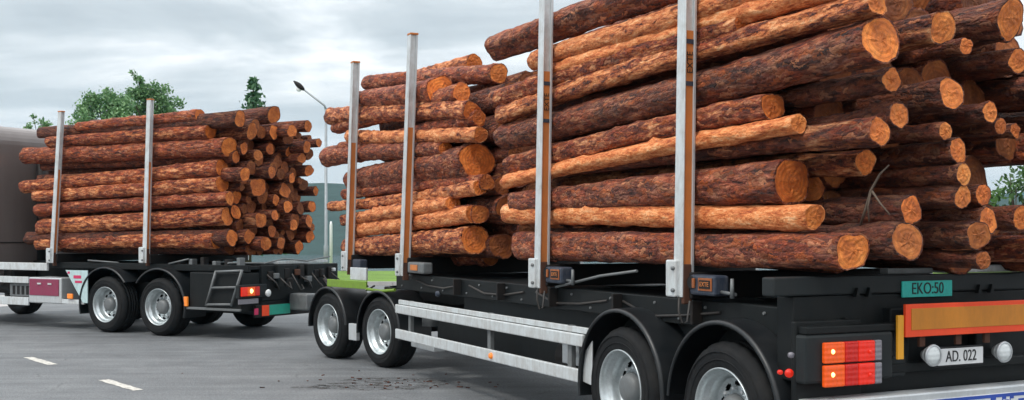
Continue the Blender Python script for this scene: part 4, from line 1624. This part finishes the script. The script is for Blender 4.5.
A_((348, 231), (473, 214), 7, 8.5, 'flaking orange log just above the bottom log of the front stack', peel=.8, grey=.1, pale=.1)
A_((344, 247), (475, 239), 9, 14, 'mottled bottom log of the front stack with a big orange cut end', peel=.58, grey=.2, pale=.1, ctone=1.05)
A_((400, 258), (490, 256), 7, 9.5, 'low dark log behind the mottled bottom log of the front stack', peel=.35, grey=.4, v=.75, pale=0, ctone=.7)
E2 = lambda *a, **k: end_log('front', TF, *a, G2, **k)  # ends labelled shaded get that shade painted in by a lower cut tone
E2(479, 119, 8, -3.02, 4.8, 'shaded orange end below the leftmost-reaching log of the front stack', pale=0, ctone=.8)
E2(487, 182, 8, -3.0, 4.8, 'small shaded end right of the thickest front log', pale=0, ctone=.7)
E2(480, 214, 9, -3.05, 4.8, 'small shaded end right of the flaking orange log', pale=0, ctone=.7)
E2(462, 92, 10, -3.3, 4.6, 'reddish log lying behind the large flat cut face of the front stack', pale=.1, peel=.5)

G1 = 'logs on the truck'
K_ = lambda *a, **k: outer_log('truck', KF, *a, G1, **k)
K_((72, 127), (200, 116), 4.5, 6.5, 'thin dark log along the top of the truck load', peel=.35, grey=.4)
K_((44, 142), (211, 132), 5.5, 7.5, 'log second from the top of the truck load at the stakes', peel=.5, grey=.3, pale=.1)
K_((21, 156), (229, 147), 8, 9.5, 'thick log reaching far left over the dark cab wall', peel=.38, grey=.5, pale=.2)
K_((19, 187), (222, 168), 6.5, 9, 'reddish log whose left end droops lowest over the cab wall', peel=.52, grey=.1)
K_((31, 196), (222, 184), 5.5, 8, 'slim log right under the drooping reddish one', peel=.55, grey=.2)
K_((33, 210), (230, 198), 6.5, 7, 'brown log in the lower middle of the truck load', peel=.42, grey=.3)
K_((37, 227), (227, 217), 8, 9, 'mottled log second from the bottom of the truck load', peel=.58, grey=.3)
K_((33, 244), (217, 241), 6, 8, 'bottom log of the truck load with a pale orange left end', peel=.55, grey=.2)
T_ = lambda *a, **k: end_log('truck', KF, *a, G1, **k)
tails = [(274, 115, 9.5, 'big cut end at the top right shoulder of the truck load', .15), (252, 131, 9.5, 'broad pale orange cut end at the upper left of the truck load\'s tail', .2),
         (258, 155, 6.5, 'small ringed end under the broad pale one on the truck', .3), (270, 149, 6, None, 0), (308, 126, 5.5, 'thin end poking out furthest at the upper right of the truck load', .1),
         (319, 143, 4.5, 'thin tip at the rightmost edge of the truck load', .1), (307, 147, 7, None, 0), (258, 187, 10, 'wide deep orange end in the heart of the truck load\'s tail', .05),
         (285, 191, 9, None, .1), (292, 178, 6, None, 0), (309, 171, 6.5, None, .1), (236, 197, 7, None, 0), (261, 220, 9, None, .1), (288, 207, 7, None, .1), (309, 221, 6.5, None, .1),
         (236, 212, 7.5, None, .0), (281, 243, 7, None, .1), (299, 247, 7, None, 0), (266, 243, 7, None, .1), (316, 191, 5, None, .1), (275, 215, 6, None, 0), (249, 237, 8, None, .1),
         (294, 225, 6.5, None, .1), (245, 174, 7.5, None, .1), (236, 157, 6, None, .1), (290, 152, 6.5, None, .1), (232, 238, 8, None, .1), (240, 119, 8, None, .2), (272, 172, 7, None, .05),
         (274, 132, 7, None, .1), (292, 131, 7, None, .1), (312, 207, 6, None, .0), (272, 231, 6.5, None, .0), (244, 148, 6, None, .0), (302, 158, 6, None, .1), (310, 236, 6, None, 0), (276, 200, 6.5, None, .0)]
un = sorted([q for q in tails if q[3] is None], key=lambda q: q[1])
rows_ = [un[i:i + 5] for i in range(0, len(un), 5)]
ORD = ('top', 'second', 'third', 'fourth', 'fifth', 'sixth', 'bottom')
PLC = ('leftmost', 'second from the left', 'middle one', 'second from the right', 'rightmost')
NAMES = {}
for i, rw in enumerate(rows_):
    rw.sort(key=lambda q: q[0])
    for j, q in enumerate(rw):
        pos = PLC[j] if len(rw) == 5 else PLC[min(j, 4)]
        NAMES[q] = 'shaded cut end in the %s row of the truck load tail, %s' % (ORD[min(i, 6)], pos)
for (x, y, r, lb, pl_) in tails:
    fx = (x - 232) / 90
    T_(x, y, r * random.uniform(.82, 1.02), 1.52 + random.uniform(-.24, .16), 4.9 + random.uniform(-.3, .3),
       lb or NAMES[(x, y, r, lb, pl_)], taper=.8, pale=pl_, tone=random.uniform(.35, .65), ctone=random.uniform(.7, 1.1), peel=random.uniform(.2, .55), hi=False)  # low bark tone paints shade into the gaps of the tail

# ---- fill: the logs inside and on the far side of each stack
GAPS = [ray(994, 182), ray(997, 196), ray(1000, 176), ray(1012, 190), ray(1003, 186), ray(1021, 188), ray(1018, 46), ray(1012, 200)]


def blocks_gap(p1, p2, r):
    c = Vector((0, 0, CAM_H))
    d = p2 - p1
    for g in GAPS:
        n_ = g.cross(d)
        if n_.length < 1e-9:
            continue
        dist = abs((p1 - c).dot(n_.normalized()))
        # the ray meets the log's line inside its length?
        a = np.array([[g.x, -d.x, n_.x], [g.y, -d.y, n_.y], [g.z, -d.z, n_.z]])
        w = np.array(p1 - c)
        s = np.linalg.solve(a, w)
        if dist < r + .05 and -.02 < s[1] < 1.02:
            return True
    return False


def fill(stack, fr, zt, v0, v1, ua, ub, label, group, tries=5000, rr=(.085, .165), most=80):
    n_ = 0
    z0 = 1.44 if fr is not KF else 1.37
    for k in range(tries):
        q = k / tries
        r = rr[1] + (rr[0] - rr[1]) * q ** .7
        v = random.uniform(v0 + r, v1 - r)
        z = random.uniform(z0 + r, zt(v) - r)
        if random.random() < .12:
            z = z0 + r
        ok = True
        for (a, b, ra, rb) in LOGS[stack]:
            for s in (.06, .5, .94):
                u = ua + (ub - ua) * s
                du = b.x - a.x
                t_ = (u - a.x) / du if abs(du) > .1 else .5
                t_ = min(max(t_, 0), 1)
                c = a + (b - a) * t_
                rad = ra + (rb - ra) * t_
                if (c.y - v) ** 2 + (c.z - z) ** 2 < ((rad + r) * .93) ** 2:
                    ok = False
                    break
            if not ok:
                break
        if not ok:
            continue
        u0, u1 = ua + random.uniform(-.35, .3), ub + random.uniform(-.30, .06) + ((.45 if v > 1.45 else .28 if z > 2.6 else 0) if stack == 'rear' else 0)
        p1, p2 = wor(fr, u0, v, z), wor(fr, u1, v, z + random.uniform(-.01, .01))
        if stack == 'rear' and blocks_gap(p1, p2, r):
            continue
        reg(stack, fr, p1, p2, r * .86, r)
        make_log(p1, p2, r * .86, r, label, group, hi=False, peel=random.uniform(.15, .5), tone=random.uniform(.4, .7), grey=random.uniform(.2, .9), pale=random.uniform(0, .2), ctone=random.uniform(.25, .5))  # darker bark and cut faces: shade inside the stack painted into the colour
        n_ += 1
        if n_ >= most:
            break
    return n_


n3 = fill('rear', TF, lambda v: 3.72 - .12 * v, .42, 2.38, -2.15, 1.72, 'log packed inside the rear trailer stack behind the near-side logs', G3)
n2 = fill('front', TF, lambda v: 3.42 + .1 * min(v, 1) - .22 * max(0, v - 1), .40, 2.36, -7.35, -3.15, 'log packed inside the front trailer stack behind the near-side logs', G2)
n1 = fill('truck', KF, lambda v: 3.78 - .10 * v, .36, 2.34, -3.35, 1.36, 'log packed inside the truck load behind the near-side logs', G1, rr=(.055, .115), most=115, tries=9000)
print('fill logs', n3, n2, n1)

# forked twig caught between the logs of the rear stack
tw = MB()
V_ = lambda x, y, v: at_v(TF, x, y, v)
tw.tube([V_(860, 226, .47), V_(866, 208, .45), V_(871, 190, .44), V_(880, 174, .45), V_(889, 165, .47)], [.009, .009, .008, .007, .004], 8)
tw.tube([V_(872, 191, .44), V_(880, 203, .45), V_(890, 215, .47)], [.007, .006, .004], 8)
tw.tube([V_(869, 222, .46), V_(868, 206, .445), V_(871, 192, .44)], [.005, .005, .005], 8)
tw.obj('forked_twig', M['twig'], None, label='thin forked twig caught between the logs above the bottom log', cat='twig')

# ------------------------------------------------------------------ haze over the lake
hz = MB().box((-2600, -60, -1.8), (2600, 2300, 190)).obj('haze', None, None, kind='stuff')
hm = bpy.data.materials.new('haze')
hm.use_nodes = True
ht = NT(hm.node_tree)
ht.n.clear()
ho = ht.node('ShaderNodeOutputMaterial')
hv = ht.node('ShaderNodeVolumePrincipled')
hv.inputs['Color'].default_value = (.26, .66, .95, 1)
hv.inputs['Density'].default_value = .00013
hv.inputs['Anisotropy'].default_value = .2
ht.l.new(hv.outputs[0], ho.inputs['Volume'])
hz.data.materials.append(hm)

# ------------------------------------------------------------------ bark chips dropped on the asphalt
cm = MB()
for (cx, cy, nn, sx_, sy_) in ((385, 383, 36, .5, .25), (440, 385, 10, .4, .2), (360, 380, 8, 1.0, .5)):
    c = ground(cx, cy)
    for k in range(nn):
        x, y = random.gauss(c.x, sx_), random.gauss(c.y, sy_)
        a, L, w = random.uniform(0, PI), random.uniform(.008, .032), random.uniform(.005, .013)
        ca, sa = math.cos(a), math.sin(a)
        zz = random.uniform(.006, .016)
        q = [(x + ca * i * L - sa * j * w, y + sa * i * L + ca * j * w) for (i, j) in ((-1, -1), (1, -.6), (.8, 1), (-.9, .8))]
        vs = [(p[0], p[1], .0005) for p in q] + [(p[0], p[1], zz * random.uniform(.5, 1)) for p in q]
        cm.add(vs, [(4, 5, 6, 7), (0, 1, 5, 4), (1, 2, 6, 5), (2, 3, 7, 6), (3, 0, 4, 7)])
cm.obj('bark_chips', BARK, None, kind='stuff', label='scattered bark chips on the asphalt beside the trailer wheels', cat='debris')
cho = bpy.data.objects['bark_chips']
cho['peel'], cho['tone'], cho['grey'] = .0, .35, .9
# hoses, cables and bolts along the trailer's flank
for k in range(4):
    x0_ = -4.9 + 1.55 * k
    MB().tube([(x0_, .185, 1.16), (x0_ + .4, .178, 1.11 - .015 * k), (x0_ + .85, .18, 1.10), (x0_ + 1.3, .185, 1.15)], .011, 8).obj('brake_cable', M['hose'], TR)
for k in range(22):
    x0_ = -5.4 + .33 * k
    MB().lathe([(.0, -.012), (.011, -.012), (.013, .0)], 6, c=(x0_, .19, 1.075 + .10 * (k % 2)), smooth=False).obj('bolt', M['grey'], TR)
for k in range(5):
    x0_ = -3.6 + 1.1 * k
    boxpart('rail_gusset', M['dark_metal'], TR, (x0_, .10, 1.05), (x0_ + .03, .188, 1.22), .004)
